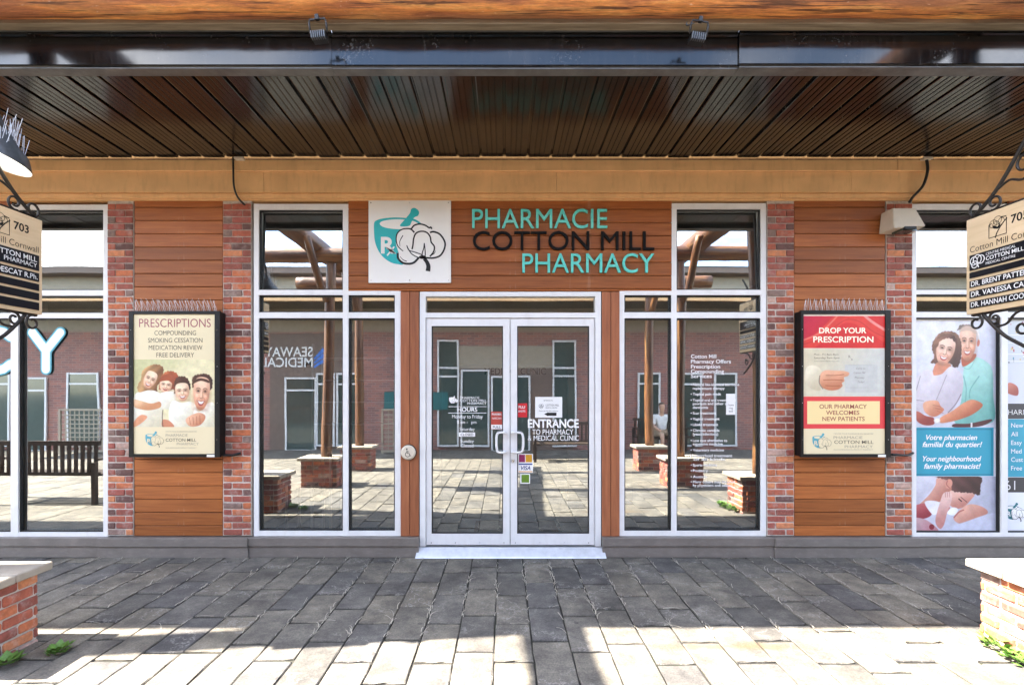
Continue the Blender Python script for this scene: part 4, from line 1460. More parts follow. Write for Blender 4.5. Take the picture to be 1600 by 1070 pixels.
# ---- bird spikes on both cases
def spikes(px0, px1, zb, label, lean, rg):
    x0, x1 = FX(px0, D - .06), FX(px1, D - .06)
    P = empty('bird_spike_strip', ((x0 + x1) / 2, D - .06, zb))
    tag(P, label, 'bird spikes')
    boxes('spike_base', [(x0, x1, D - .075, D - .045, zb, zb + .006)], M['cream'], P)
    n = 15
    for i in range(n):
        x = x0 + (x1 - x0) * (i + .5) / n
        bm = bmesh.new()
        for k, (dx, dy) in enumerate(((-.012, -.05), (.012, -.05), (-.010, .02), (.012, .02))):
            tx = x + lean * .03 + rg.uniform(-.01, .01)
            me = tube_mesh([(x + dx, D - .06 + dy * .2, zb + .004), (x + dx * .5 + lean * .012, D - .06 + dy * .6, zb + .065), (tx, D - .06 + dy, zb + .125 + rg.uniform(-.01, .01))], .0015, 4, caps=False)
            bm.from_mesh(me); bpy.data.meshes.remove(me)
        link('spike', bm_mesh(bm, 'spike'), M['alu_raw'], P)
rs = random.Random(5)
spikes(209, 341, FZ(487, D - .12) - .002, 'thin wire bird spikes along the PRESCRIPTIONS poster case', -1, rs)
spikes(1254, 1384, FZ(486, D - .12) - .002, 'thin wire bird spikes along the DROP YOUR PRESCRIPTION case', .3, rs)
# conduit stubs beside the cases
for px, s, lab in ((347, 1, 'short black conduit leaving the PRESCRIPTIONS poster case'), (1393, 1, 'short black conduit leaving the DROP YOUR PRESCRIPTION case')):
    o = link('conduit', tube_mesh(catmull([(FX(px - 6), D - .05, FZ(709)), (FX(px + 6), D - .055, FZ(709.5)), (FX(px + 20), D - .045, FZ(710)), (FX(px + 31), D - .02, FZ(707))], 5), .012, 8), M['cable'])
    tag(o, lab, 'conduit')

# ================================================================== WINDOW GRAPHICS, RIGHT WINDOW
YG = D + .043
fg = WALL(YG)
Q = lambda zx, zy: (FX(1420 + zx / 5.944), FZ(500 + zy / 5.944))
Q2 = lambda zx, zy: (FX(1420 + zx / 5.944), FZ(660 + zy / 5.944))
GP = empty('window_poster', (FX(1500), YG, FZ(830)))
tag(GP, 'tall window poster of a smiling couple above a teal text panel', 'poster')
cv = Canvas(45, -22, 848, 1010, 250, 320, (232, 232, 240))
cv.put(np.ones(cv.X.shape), cv.grad((240, 240, 247), (214, 216, 228), (200, 0), (700, 500)))
# man
cv.poly([(560, 400), (650, 340), (760, 385), (815, 470), (822, 700), (815, 950), (470, 965), (520, 760), (535, 560)], cv.grad((184, 226, 218), (128, 186, 180), (600, 420), (800, 900)), 6)
cv.poly([(525, 340), (560, 330), (660, 310), (640, 370), (540, 430)], (196, 112, 84), 6)
cv.hair([(486, 90), (510, 45), (580, 35), (650, 60), (690, 130), (692, 210), (665, 240), (670, 150), (600, 75), (520, 80)], (150, 132, 122), (226, 220, 218), (500, 60), (680, 160), 5, (.8, .6))
cv.ell(683, 210, 13, 32, (214, 136, 116), 8, 4)
cv.face(582, 215, 82, 155, 2, (246, 208, 186), (220, 156, 128), lip=(196, 104, 92), eye=(70, 80, 90), smile=.8)
cv.poly([(500, 110), (530, 62), (600, 52), (660, 90), (668, 130), (600, 95), (530, 100)], (206, 186, 172), 10, .7)
# woman hair and face
cv.hair([(250, 260), (262, 190), (320, 120), (400, 98), (480, 120), (520, 200), (522, 320), (500, 420), (450, 440), (420, 400), (300, 400), (235, 395), (268, 340)], (170, 132, 112), (92, 64, 56), (300, 110), (520, 400), 6, (.25, 1.0))
cv.poly([(300, 390), (410, 400), (420, 440), (340, 500), (255, 510), (260, 460)], (226, 160, 132), 6)
cv.face(372, 282, 88, 128, 14, (250, 218, 200), (230, 172, 146), lip=(190, 86, 86), smile=1.0)
cv.hair([(290, 260), (330, 190), (420, 165), (480, 220), (470, 160), (400, 120), (300, 160), (262, 240)], (160, 120, 100), (110, 80, 70), (300, 150), (470, 200), 7, (-.7, .8))
# woman's top
cv.poly([(60, 620), (130, 500), (190, 460), (250, 470), (270, 515), (340, 500), (420, 430), (500, 470), (540, 540), (530, 680), (480, 780), (400, 880), (300, 880), (180, 870), (80, 850), (50, 760)], cv.grad((236, 230, 236), (206, 198, 208), (200, 480), (480, 800)), 6)
cv.line([(140, 520), (105, 640), (85, 730), (170, 750)], 6, (150, 138, 148), 6, .7)
cv.line([(385, 510), (340, 620), (290, 740)], 7, (160, 148, 156), 6, .7)
cv.line([(520, 690), (470, 780), (400, 860)], 8, (120, 104, 110), 7, .7)
# arms and hands
cv.poly([(330, 905), (430, 850), (560, 760), (640, 740), (725, 790), (640, 870), (520, 920), (400, 950), (325, 955)], cv.grad((232, 168, 134), (192, 116, 86), (480, 800), (560, 920)), 6)
cv.poly([(65, 855), (120, 850), (190, 890), (265, 910), (265, 970), (180, 978), (110, 940)], cv.grad((206, 128, 110), (160, 78, 74), (100, 850), (200, 980)), 6)
cv.poly([(165, 780), (210, 750), (300, 750), (330, 800), (362, 835), (300, 890), (240, 895), (180, 850)], cv.grad((240, 190, 160), (208, 140, 112), (200, 760), (300, 890)), 6)
for i in range(3): cv.line([(262 + i*18, 790 + i*28), (330 + i*12, 805 + i*30)], 5, (176, 108, 88), 4, .7)
cv.ell(296, 934, 30, 28, (230, 226, 222), 0, 4)
cv.ell(296, 934, 20, 19, (250, 248, 244), 0, 3)
cv.poly([(455, 965), (600, 962), (790, 922), (800, 945), (690, 990), (460, 998)], (98, 40, 52), 4)
cv.rect(610, 955, 628, 1000, (230, 225, 225))
cv.line([(545, 520), (570, 640), (560, 760)], 8, (110, 166, 160), 8, .7)
cv.line([(690, 520), (610, 640), (600, 720)], 8, (110, 166, 160), 8, .8)
cv.line([(530, 430), (600, 450), (660, 345)], 6, (140, 196, 190), 5, .8)
cv.fold(26, .014, 8)
cv.grain(4.0, 8)
cv.obj('couple_picture', Q, fg, .0008, GP)
tealp = flat('window_teal', lin((34, 150, 176)), .4)
teald = flat('window_teal_line', lin((18, 92, 116)), .4)
quad('sheet', FX(1431), FX(1563), FZ(831.5), FZ(496.5), fg, .0002, flat('window_vinyl_white', lin((230, 230, 240)), .4), GP)
p0, p1 = Q2(45, 503), Q2(825, 48)
quad('teal_panel', p0[0], p1[0], p0[1], p1[1], fg, .0016, tealp, GP)
q0, q1 = Q2(62, 488), Q2(808, 66)
flat_obj('panel_line', *stroke2([(q0[0], q0[1]), (q1[0], q0[1]), (q1[0], q1[1]), (q0[0], q1[1])], .008, closed=True), fg, .0024, teald, GP)
lines_obj('slogan', [('Votre pharmacien', *Q2(192, 163), .050, FX(1533) - FX(1452.5), 'L', .018, .28), ('familial du quartier!', *Q2(158, 229), .050, FX(1541) - FX(1447), 'L', .018, .28),
                     ('Your neighbourhood', *Q2(160, 362), .050, FX(1539.5) - FX(1447), 'L', .018, .28), ('family pharmacist!', *Q2(172, 432), .050, FX(1538.5) - FX(1449), 'L', .018, .28)], fg, .0030, pale_ink if False else M['vinyl'], GP)
cv = Canvas(45, 506, 848, 1022, 250, 165, (222, 220, 232))
cv.put(np.ones(cv.X.shape), cv.grad((226, 224, 236), (196, 198, 214), (150, 520), (780, 800)))
cv.poly([(45, 506), (300, 506), (260, 600), (130, 760), (45, 800)], cv.grad((236, 236, 244), (210, 208, 222), (60, 520), (240, 700)), 6)
cv.poly([(300, 520), (420, 560), (440, 650), (330, 740), (200, 760), (120, 780), (220, 680), (280, 590)], cv.grad((226, 178, 164), (190, 128, 114), (260, 580), (400, 720)), 6)
cv.poly([(420, 640), (520, 640), (650, 660), (600, 740), (530, 800), (450, 800), (390, 730)], cv.grad((240, 202, 188), (206, 146, 134), (460, 640), (520, 800)), 6)
cv.hair([(300, 506), (690, 506), (700, 600), (690, 680), (620, 660), (520, 655), (440, 640), (430, 570), (370, 535)], (124, 88, 86), (80, 50, 52), (350, 510), (690, 640), 8, (.8, .6))
cv.ell(405, 575, 34, 46, (222, 164, 148), 20, 5)
cv.line([(395, 545), (385, 580), (412, 612)], 7, (170, 100, 92), 5, .8)
cv.line([(500, 716), (525, 738)], 10, (70, 44, 46), 5)
cv.line([(520, 700), (575, 745)], 7, (110, 70, 66), 5, .8)
cv.line([(410, 800), (390, 840)], 16, (186, 92, 92), 8, .8)
cv.poly([(45, 810), (110, 770), (190, 760), (240, 800), (240, 870), (150, 905), (45, 890)], cv.grad((214, 128, 130), (166, 70, 84), (80, 780), (180, 900)), 6)
cv.poly([(180, 745), (280, 735), (330, 770), (290, 860), (240, 850)], (242, 240, 246), 6)
cv.poly([(320, 760), (360, 660), (430, 660), (430, 740), (390, 850), (360, 960), (320, 995), (280, 920)], cv.grad((238, 206, 200), (206, 150, 144), (330, 700), (380, 960)), 6)
for i in range(3): cv.line([(372 + i*20, 655), (378 + i*18, 700)], 5, (184, 116, 108), 4, .7)
cv.poly([(450, 900), (510, 820), (600, 765), (720, 790), (770, 850), (640, 920), (520, 950)], cv.grad((232, 186, 170), (206, 152, 138), (540, 790), (640, 930)), 8)
cv.line([(455, 890), (500, 840), (545, 820)], 10, (170, 90, 88), 8, .8)
cv.poly([(390, 850), (430, 800), (480, 800), (490, 830), (450, 870)], (246, 246, 250), 6)
cv.poly([(45, 900), (160, 900), (250, 950), (300, 1022), (45, 1022)], cv.grad((226, 196, 200), (196, 148, 156), (60, 900), (260, 1020)), 8)
cv.poly([(330, 1022), (560, 930), (848, 850), (848, 1022)], (212, 214, 230), 10)
cv.ell(246, 978, 24, 26, (150, 50, 66), 0, 5)
cv.fold(24, .014, 12)
cv.grain(4.0, 9)
cv.obj('mother_picture', Q2, fg, .0008, GP)

# second graphic, cut by the picture edge
G2 = empty('window_poster', (FX(1605), YG, FZ(830)))
tag(G2, 'teal pharmacy service list poster beside the couple poster', 'poster')
quad('sheet', FX(1574), FX(1644), FZ(831.5), FZ(496.5), fg, .0002, flat('window_vinyl_pale', lin((226, 228, 238)), .4), G2)
cv = Canvas(910, -18, 1320, 770, 110, 190, (214, 218, 222))
rgp = np.random.RandomState(3)
for i in range(60):
    x, y = rgp.uniform(910, 1320), rgp.uniform(0, 380)
    cc = [(198, 70, 100), (90, 150, 180), (230, 232, 236), (120, 126, 132), (222, 206, 150)][rgp.randint(5)]
    w, hh = rgp.uniform(8, 24), rgp.uniform(10, 26)
    cv.rect(x, y, x + w, y + hh, cc)
for yy in (130, 205, 310, 375): cv.rect(910, yy, 1320, yy + 9, (236, 236, 238))
cv.poly([(925, 610), (980, 580), (1040, 620), (1040, 700), (960, 680), (920, 640)], cv.grad((222, 150, 130), (176, 96, 84), (940, 590), (1020, 700)), 6)
cv.poly([(910, 420), (1320, 440), (1320, 770), (910, 770), (920, 560)], (222, 224, 238), 8, .75)
cv.poly([(925, 610), (980, 580), (1050, 620), (1050, 700), (960, 680), (920, 640)], cv.grad((222, 150, 130), (176, 96, 84), (940, 590), (1020, 700)), 6)
cv.grain(1.6, 2)
cv.obj('shelf_picture', Q, fg, .0008, G2)
darkp = flat('window_charcoal', lin((50, 48, 54)), .4)
p0, p1 = Q(912, 918), Q(1325, 775)
quad('dark_band', p0[0], p1[0], p0[1], p1[1], fg, .0016, darkp, G2)
p0, p1 = Q2(912, 510), Q2(1325, -30)
quad('teal_panel', p0[0], p1[0], p0[1], p1[1], fg, .0016, tealp, G2)
p0, p1 = Q2(912, 655), Q2(1325, 514)
quad('dark_band', p0[0], p1[0], p0[1], p1[1], fg, .0016, darkp, G2)
lines_obj('lettering', [('PHARMACY', *Q(925, 880), .052, None, 'L', -.01), ('New', *Q2(988, 48), .044), ('All', *Q2(988, 130), .044), ('Easy', *Q2(988, 210), .044), ('Med', *Q2(988, 290), .044), ('Cust', *Q2(988, 368), .044), ('Free', *Q2(988, 448), .044), ('61', *Q2(932, 632), .095, None, 'L', -.012)], fg, .003, M['vinyl'], G2)
flat_obj('bullets', *join2([poly2(ell2(*Q2(955, 36 + 79 * i), .009, .009, 10)) for i in range(6)]), fg, .003, flat('bullet_blue', lin((10, 70, 130)), .4), G2)
emx, emz = Q2(912, 730)
emblem(fg, emx, emz, .25, .0016, G2, flat('dark_teal', lin((30, 110, 120)), .4), M['ink'], M['vinyl'], 1.0, .0005)

# ================================================================== CY LETTERS, LEFT WINDOW
fo = WALL(D + .030)
Q = lambda zx, zy: (FX(zx / 5.944), FZ(480 + zy / 5.944))
lt_blue = flat('vinyl_blue', lin((60, 150, 170)), .4)
lt_cyan = flat('vinyl_cyan', lin((176, 232, 240)), .4)
def capsule(a, b, r, n=10):
    a, b = np.array(a, float), np.array(b, float)
    an = math.degrees(math.atan2(b[1] - a[1], b[0] - a[0]))
    return ell2(b[0], b[1], r, r, n, 0, an - 90, an + 90) + ell2(a[0], a[1], r, r, n, 0, an + 90, an + 270)
def fat_letter(name, segs, label):
    xs = [p[0] for s in segs for p in s]; zs_ = [p[1] for s in segs for p in s]
    P = empty(name, (sum(xs) / len(xs), D + .03, min(zs_)))
    tag(P, label, 'window letter')
    for nm, r, h, mt in (('letter_rim', .057, 0, lt_blue), ('letter_edge', .044, .0012, lt_cyan), ('letter_face', .038, .0024, M['vinyl'])):
        flat_obj(nm, *join2([poly2(capsule(a, b, r)) for a, b in segs]), fo, h, mt, P) if False else None
        for i, (a, b) in enumerate(segs):
            flat_obj(nm, *poly2(capsule(a, b, r)), fo, h + .00015 * i, mt, P)
y0_, y1_, y2_, y3_ = Q(275, 232), Q(402, 400), Q(402, 575), Q(535, 232)
fat_letter('window_letter', [(y0_, y1_), (y3_, y1_), (y1_, y2_)], 'white letter Y with blue outline on the window glass')
cx, cz = Q(-70, 400)
arc = ell2(cx, cz, .205, .205, 12, 0, 42, 318)
fat_letter('window_letter', list(zip(arc[:-1], arc[1:])), 'white letter C with blue outline cut by the window post')

# ================================================================== DOOR DECALS
fd = WALL(D + .030)
def decal(name, lines, label, mat=M['vinyl'], frame=fd):
    P = empty(name, (lines[0][1], frame.o.y, lines[-1][2]))
    tag(P, label, 'decal')
    lines_obj('text_line', lines, frame, 0.0, mat, P)
    return P
pxm = D / F
decal('entrance_decal', [('ENTRANCE', FX(825), FZ(668), 12.5 * pxm, FX(905) - FX(825), 'L', .03), ('TO PHARMACY', FX(832), FZ(679), 8 * pxm, FX(896.5) - FX(832), 'L', .004), ('& MEDICAL CLINIC', FX(825), FZ(688.5), 8 * pxm, FX(905) - FX(825), 'L', .004)],
      'white ENTRANCE TO PHARMACY & MEDICAL CLINIC lettering on the door glass')
hl = [('HOURS', FX(730), FZ(643), 6.5 * pxm, 31 * pxm, 'C', .015), ('Monday to Friday', FX(730), FZ(653.5), 5.5 * pxm, 48 * pxm, 'C'), ('8 am -   pm', FX(729), FZ(662), 5 * pxm, 30 * pxm, 'C'),
      ('Saturday', FX(729.5), FZ(673), 5.2 * pxm, 24 * pxm, 'C'), ('Sunday', FX(729.5), FZ(692), 5.2 * pxm, 21 * pxm, 'C'), ('Closed', FX(729.5), FZ(699), 5.2 * pxm, 20 * pxm, 'C'),
      ('PHARMACIE', FX(719), FZ(623), 3.6 * pxm, 30 * pxm), ('COTTON MILL', FX(718), FZ(627.8), 4 * pxm, 42 * pxm), ('PHARMACY', FX(730), FZ(632), 3.6 * pxm, 30 * pxm)]
HD = empty('hours_decal', (FX(730), D + .03, FZ(699)))
tag(HD, 'white opening HOURS lettering on the left door glass', 'decal')
lines_obj('lettering', hl, fd, 0, M['vinyl'], HD)
flat_obj('rules', *join2([poly2([(FX(700), FZ(635.6)), (FX(760), FZ(635.6)), (FX(760), FZ(634.9)), (FX(700), FZ(634.9))]), poly2([(FX(700), FZ(645.6)), (FX(760), FZ(645.6)), (FX(760), FZ(644.9)), (FX(700), FZ(644.9))])]), fd, 0, M['vinyl'], HD)
quad('closed_patch', FX(716.5), FX(742), FZ(682.2), FZ(675.8), fd, 0, M['vinyl'], HD)
lines_obj('closed_word', [('CLOSED', FX(729.3), FZ(681.2), 4 * pxm, 20 * pxm, 'C', .01)], fd, .001, M['ink'], HD)
emblem(fd, FX(700), FZ(617), 17 * pxm, 0, HD, M['vinyl'], M['ink'], M['vinyl'], 1.2, .0004)

PN = empty('paper_notice', (FX(858), D + .03, FZ(652)))
tag(PN, 'white paper notice with black arrow taped to the right door', 'notice')
quad('sheet', FX(836.5), FX(879), FZ(652.5), FZ(620), fd, .0, M['paper'], PN)
lines_obj('print', [('ENTRANCE TO', FX(857), FZ(626.5), 2 * pxm, 14 * pxm, 'C'), ('COTTON MILL', FX(853), FZ(634.5), 3 * pxm, 21 * pxm), ('MEDICAL CENTRE', FX(853), FZ(638), 2 * pxm, 18 * pxm), ('Please use the other entrance', FX(857.5), FZ(643), 2 * pxm, 30 * pxm, 'C')], fd, .0008, M['ink'], PN)
flat_obj('arrow', *join2([poly2([(FX(850.5), FZ(647)), (FX(857), FZ(650.3)), (FX(857), FZ(643.9))]), poly2([(FX(857), FZ(649.5)), (FX(870), FZ(649.5)), (FX(870), FZ(644.6)), (FX(857), FZ(644.6))])]), fd, .0008, M['ink'], PN)
flat_obj('boll_mark', *join2([stroke2(ell2(FX(845.5) + dx, FZ(634.5) + dz, .014, .016, 16), .003, closed=True) for dx, dz in ((-.006, .002), (.012, .003), (.004, -.008))]), fd, .0008, M['ink'], PN)

CS = empty('card_sticker', (FX(821), D + .03, FZ(738)))
tag(CS, 'payment card sticker with VISA mark on the door glass', 'sticker')
quad('sheet', FX(809.5), FX(833), FZ(739), FZ(709.5), fd, 0, M['vinyl'], CS)
quad('card_patch', FX(811), FX(820.5), FZ(722.5), FZ(710.5), fd, .0006, flat('sticker_plum', lin((140, 40, 90)), .4), CS)
quad('card_patch', FX(821.5), FX(831.5), FZ(722.5), FZ(710.5), fd, .0006, flat('sticker_amber', lin((206, 150, 40)), .4), CS)
quad('blue_line', FX(810.5), FX(832), FZ(726.5), FZ(724.5), fd, .0006, flat('sticker_blue', lin((30, 50, 130)), .4), CS)
quad('gold_line', FX(810.5), FX(832), FZ(738), FZ(736.5), fd, .0006, flat('sticker_gold', lin((222, 160, 60)), .4), CS)
lines_obj('card_name', [('VISA', FX(814), FZ(734.5), 6 * pxm, 15 * pxm, 'L', .02, .25)], fd, .0006, flat('sticker_navy', lin((26, 40, 110)), .4), CS)
GS = empty('green_sticker', (FX(821), D + .03, FZ(755)))
tag(GS, 'small white sticker with green leaf patch under the card sticker', 'sticker')
quad('sheet', FX(813), FX(828.5), FZ(756), FZ(740.5), fd, 0, M['vinyl'], GS)
quad('green_patch', FX(815), FX(827), FZ(754.5), FZ(742), fd, .0006, flat('sticker_green', lin((96, 130, 40)), .4), GS)
RS = empty('red_notice', (FX(816), D + .06, FZ(652)))
tag(RS, 'small red notice on the right door beside the paper sheet', 'notice')
frd = WALL(D + .029)
quad('sheet', FX(808.6), FX(824), FZ(652), FZ(630), frd, 0, flat('notice_red', lin((200, 40, 48)), .45), RS)
lines_obj('print', [('FLU', FX(815.5), FZ(638), 4 * pxm, 10 * pxm, 'C', .02), ('SHOTS', FX(815.5), FZ(644), 3 * pxm, 11 * pxm, 'C', .01)], frd, .0008, M['vinyl'], RS)
R2 = empty('red_notice', (FX(776), D + .03, FZ(671)))
tag(R2, 'red and white striped notice on the left door by the handle', 'notice')
quad('sheet', FX(767), FX(785), FZ(671), FZ(643), frd, 0, flat('notice_dull_red', lin((176, 70, 60)), .45), R2)
quad('stripe', FX(767.5), FX(784.5), FZ(670.5), FZ(663.5), frd, .0006, M['vinyl'], R2)
lines_obj('print', [('PHARMA', FX(776), FZ(649), 3.5 * pxm, 15 * pxm, 'C', .01), ('NARCAN', FX(776), FZ(655), 3 * pxm, 14 * pxm, 'C')], frd, .0006, M['vinyl'], R2)
lines_obj('print', [('PULL', FX(776), FZ(669), 3.5 * pxm, 12 * pxm, 'C', .01)], frd, .0012, M['ink'], R2)

fw = WALL(D + .041)
sv = []
def sl(t, py, h, px=1082, w=None): sv.append((t, FX(px), FZ(py), h * pxm, None if w is None else w * pxm, 'L', .012))
for t, py, w in (('Cotton Mill', 559, 40), ('Pharmacy Offers', 567, 63), ('Prescription', 575, 46), ('Compounding', 582.5, 52), ('Services', 590, 33)): sl(t, py, 5.6, w=w)
for t, py, w in (('Natural bio-identical hormone', 602.5, 73), ('replacement therapy', 608.5, 50), ('Topical pain meds', 617.5, 44), ('Topical oral and treatment of', 627, 68), ('psoriasis and other skin', 632.5, 60), ('dermatitis', 638.5, 24),
               ('Scar treatment', 647.5, 36), ('Vaginal treatment', 656.5, 42), ('Libido treatment', 665.5, 40), ('Chronic candida', 674.5, 42), ('(yeast infections)', 680.5, 40), ('Low cost alternative to', 690.5, 54), ('expensive medicine', 696, 47),
               ('Veterinary medicine', 705.5, 49), ('Sports medicine', 729, 38), ('Podiatry', 738, 24), ('Autism', 747.5, 22), ('Many others may be used', 755.5, 66), ('by physicians and others', 761, 62)):
    sl(t, py, 4.0, 1085, w)
sl('Hemorrhoid treatment', 714.5, 4.4, 1081, 66); sl('of all kinds', 720, 4.2, 1086, 50)
SV = empty('services_decal', (FX(1115), D + .041, FZ(762)))
tag(SV, 'white compounding services list lettering on the window glass', 'decal')
lines_obj('lettering', sv, fw, 0, M['vinyl'], SV)
flat_obj('bullets', *join2([poly2(ell2(FX(1082.5), FZ(py - 2), .006, .006, 8)) for py in (602.5, 617.5, 627, 647.5, 656.5, 665.5, 674.5, 690.5, 705.5, 729, 738, 747.5, 755.5)]), fw, 0, M['vinyl'], SV)
WN = empty('paper_notice', (FX(1145), D + .041, FZ(647)))
tag(WN, 'narrow white paper slip taped inside the services window', 'notice')
fw2 = WALL(D + .0435)
quad('sheet', FX(1137.5), FX(1152), FZ(648), FZ(615), fw2, 0, M['paper'], WN)
lines_obj('print', [('Please', FX(1145), FZ(634), 3 * pxm, 9 * pxm, 'C'), ('ring', FX(1145), FZ(639), 3 * pxm, 6 * pxm, 'C'), ('bell', FX(1145), FZ(644), 3 * pxm, 6 * pxm, 'C')], fw2, .0006, M['ink'], WN)

# ================================================================== DOOR PUSH BUTTON
PB = empty('door_push_button', (FX(639), D, FZ(706)))
tag(PB, 'round steel accessible door button with wheelchair symbol', 'push button')
disc('button_rim', (FX(639), D - .022, FZ(706)), .082, .03, M['black'], PB, 40)
disc('button_plate', (FX(639), D - .043, FZ(706)), .074, .012, M['cream'], PB, 40)
fb = Frame((FX(639), D - .050, FZ(706)), (1, 0, 0), (0, 0, 1), (0, -1, 0))
w = [poly2(ell2(-.012, .036, .008, .008, 12)), stroke2([(-.012, .026), (-.008, -.006), (.012, -.008), (.022, -.032), (.032, -.030)], .007), stroke2([(-.011, .012), (.010, .010)], .006), stroke2(ell2(-.004, -.018, .023, .023, 20, 0, 110, 345), .006)]
flat_obj('wheelchair_symbol', *join2(w), fb, 0, M['ink'], PB)

# ================================================================== WALL LIGHT, CABLES, FLOODLIGHTS
WL = empty('wall_light', (FX(1396), D, FZ(370)))
tag(WL, 'cream wedge shaped wall light mounted on the brick pilaster', 'wall light')
dw = D - .22
bm = bmesh.new()
xt0, xt1, xb0, xb1 = FX(1374), FX(1409), FX(1370.5), FX(1421)
zt, zb = FZ(335), FZ(369)
lo = [(xb0, dw, zb + .01), (xb1 - .02, dw, zb + .03), (xb1, D - .02, zb + .01), (xb0, D - .02, zb + .01)]
hi = [(xt0, dw + .05, zt), (xt1, dw + .05, zt), (xt1 + .02, D - .02, zt), (xt0, D - .02, zt)]
vl = [bm.verts.new(p) for p in lo]; vh = [bm.verts.new(p) for p in hi]
for i in range(4): bm.faces.new((vl[i], vl[(i+1) % 4], vh[(i+1) % 4], vh[i]))
bm.faces.new(vh); bm.faces.new(vl[::-1])
bmesh.ops.recalc_face_normals(bm, faces=bm.faces)
bmesh.ops.bevel(bm, geom=list(bm.edges), offset=.006, segments=2, affect='EDGES')
link('housing', bm_mesh(bm, 'housing'), M['cream'], WL)
boxes('lens', [(FX(1386), FX(1408), dw + .03, D - .06, zb - .004, zb + .012)], M['darkglass'], WL)
boxes('shade_lip', [(FX(1386), FX(1404), dw - .004, dw + .02, zb - .002, zb + .026)], M['black'], WL, .003)

def cable(pts, r, label):
    o = link('cable', tube_mesh(catmull(pts, 8), r, 8), M['cable'])
    tag(o, label, 'cable')
cable([(FX(375), D - .13, FZ(246, D - .13)), (FX(375.5), D - .13, FZ(262, D - .13)), (FX(375.5), D - .12, FZ(290, D - .12)), (FX(378), D - .08, FZ(308, D - .08)), (FX(384), D - .02, FZ(322))], .009, 'short black cable hanging down the fascia above the PRESCRIPTIONS case')
cable([(FX(1447, D-.13), D - .13, FZ(246, D-.13)), (FX(1448, D-.13), D - .14, FZ(266, D-.14)), (FX(1441, D-.13), D - .14, FZ(290, D-.14)), (FX(1428, D-.1), D - .09, FZ(307, D-.1)), (FX(1419), D - .02, FZ(317))], .013, 'black cable curving down the fascia to the cream wall light')
for px, nm in ((375, 0), (1447, 1)):
    o = boxes('cable_clip', [(FX(px - 7, D - .13), FX(px + 7, D - .13), D - .16, D - .112, FZ(250.5, D - .13), FZ(247, D - .13))], M['cream'], None, .002)
    tag(o, 'small cream clip holding the %s at the soffit' % ('short straight cable' if nm == 0 else 'curving thick cable'), 'clip')

M['fin'] = paint('grey_fin', (.10, .10, .10), .4, .3)
def floodlight(px, py, tilt, label):
    d = 3.30
    X0, Z0 = FX(px, d), FZ(py, d)
    P = empty('floodlight', (X0, d, Z0))
    tag(P, label, 'floodlight', 'floodlights under the log beam')
    R = Matrix.Rotation(math.radians(tilt), 4, 'Y')
    def pt(x, y, z): return tuple(Vector((X0, d, Z0)) + (R @ Vector((x, y, z))))
    hw = .055
    link('bracket', tube_mesh([pt(-hw, 0, -.035), pt(-hw - .002, 0, .03), pt(-hw + .004, 0, .058), pt(hw - .004, 0, .058), pt(hw + .002, 0, .03), pt(hw, 0, -.035)], .007, 6), M['iron'], P)
    bm = bmesh.new()
    addbox(bm, -.046, .046, -.012, .05, -.075, -.03)
    bmesh.ops.transform(bm, matrix=Matrix.Translation((X0, d, Z0)) @ R, verts=bm.verts)
    link('housing', bm_mesh(bm, 'housing'), M['black'], P)
    for i in range(7):
        bm = bmesh.new()
        x = -.042 + i * .014
        addbox(bm, x - .0025, x + .0025, -.030, .0, -.080, -.034)
        bmesh.ops.transform(bm, matrix=Matrix.Translation((X0, d, Z0)) @ R, verts=bm.verts)
        link('cooling_fin', bm_mesh(bm, 'cooling_fin'), M['fin'], P)
    bm = bmesh.new()
    addbox(bm, -.012, .012, -.012, .012, .052, .085)
    bmesh.ops.transform(bm, matrix=Matrix.Translation((X0, d, Z0)) @ R, verts=bm.verts)
    link('mount', bm_mesh(bm, 'mount'), M['iron'], P)
floodlight(497, 44, -6, 'small black floodlight above the left window group')
floodlight(1092, 47, 9, 'small black floodlight above the services window, wire hanging loose')
o = link('loose_wire', tube_mesh(catmull([(FX(1083, 3.3), 3.28, FZ(40, 3.3)), (FX(1076, 3.3), 3.27, FZ(44, 3.3)), (FX(1070, 3.3), 3.27, FZ(45, 3.3)), (FX(1071, 3.3), 3.27, FZ(40, 3.3))], 5), .004, 6), M['cable'])
tag(o, 'loose wire end twisted beside the tilted floodlight', 'wire')

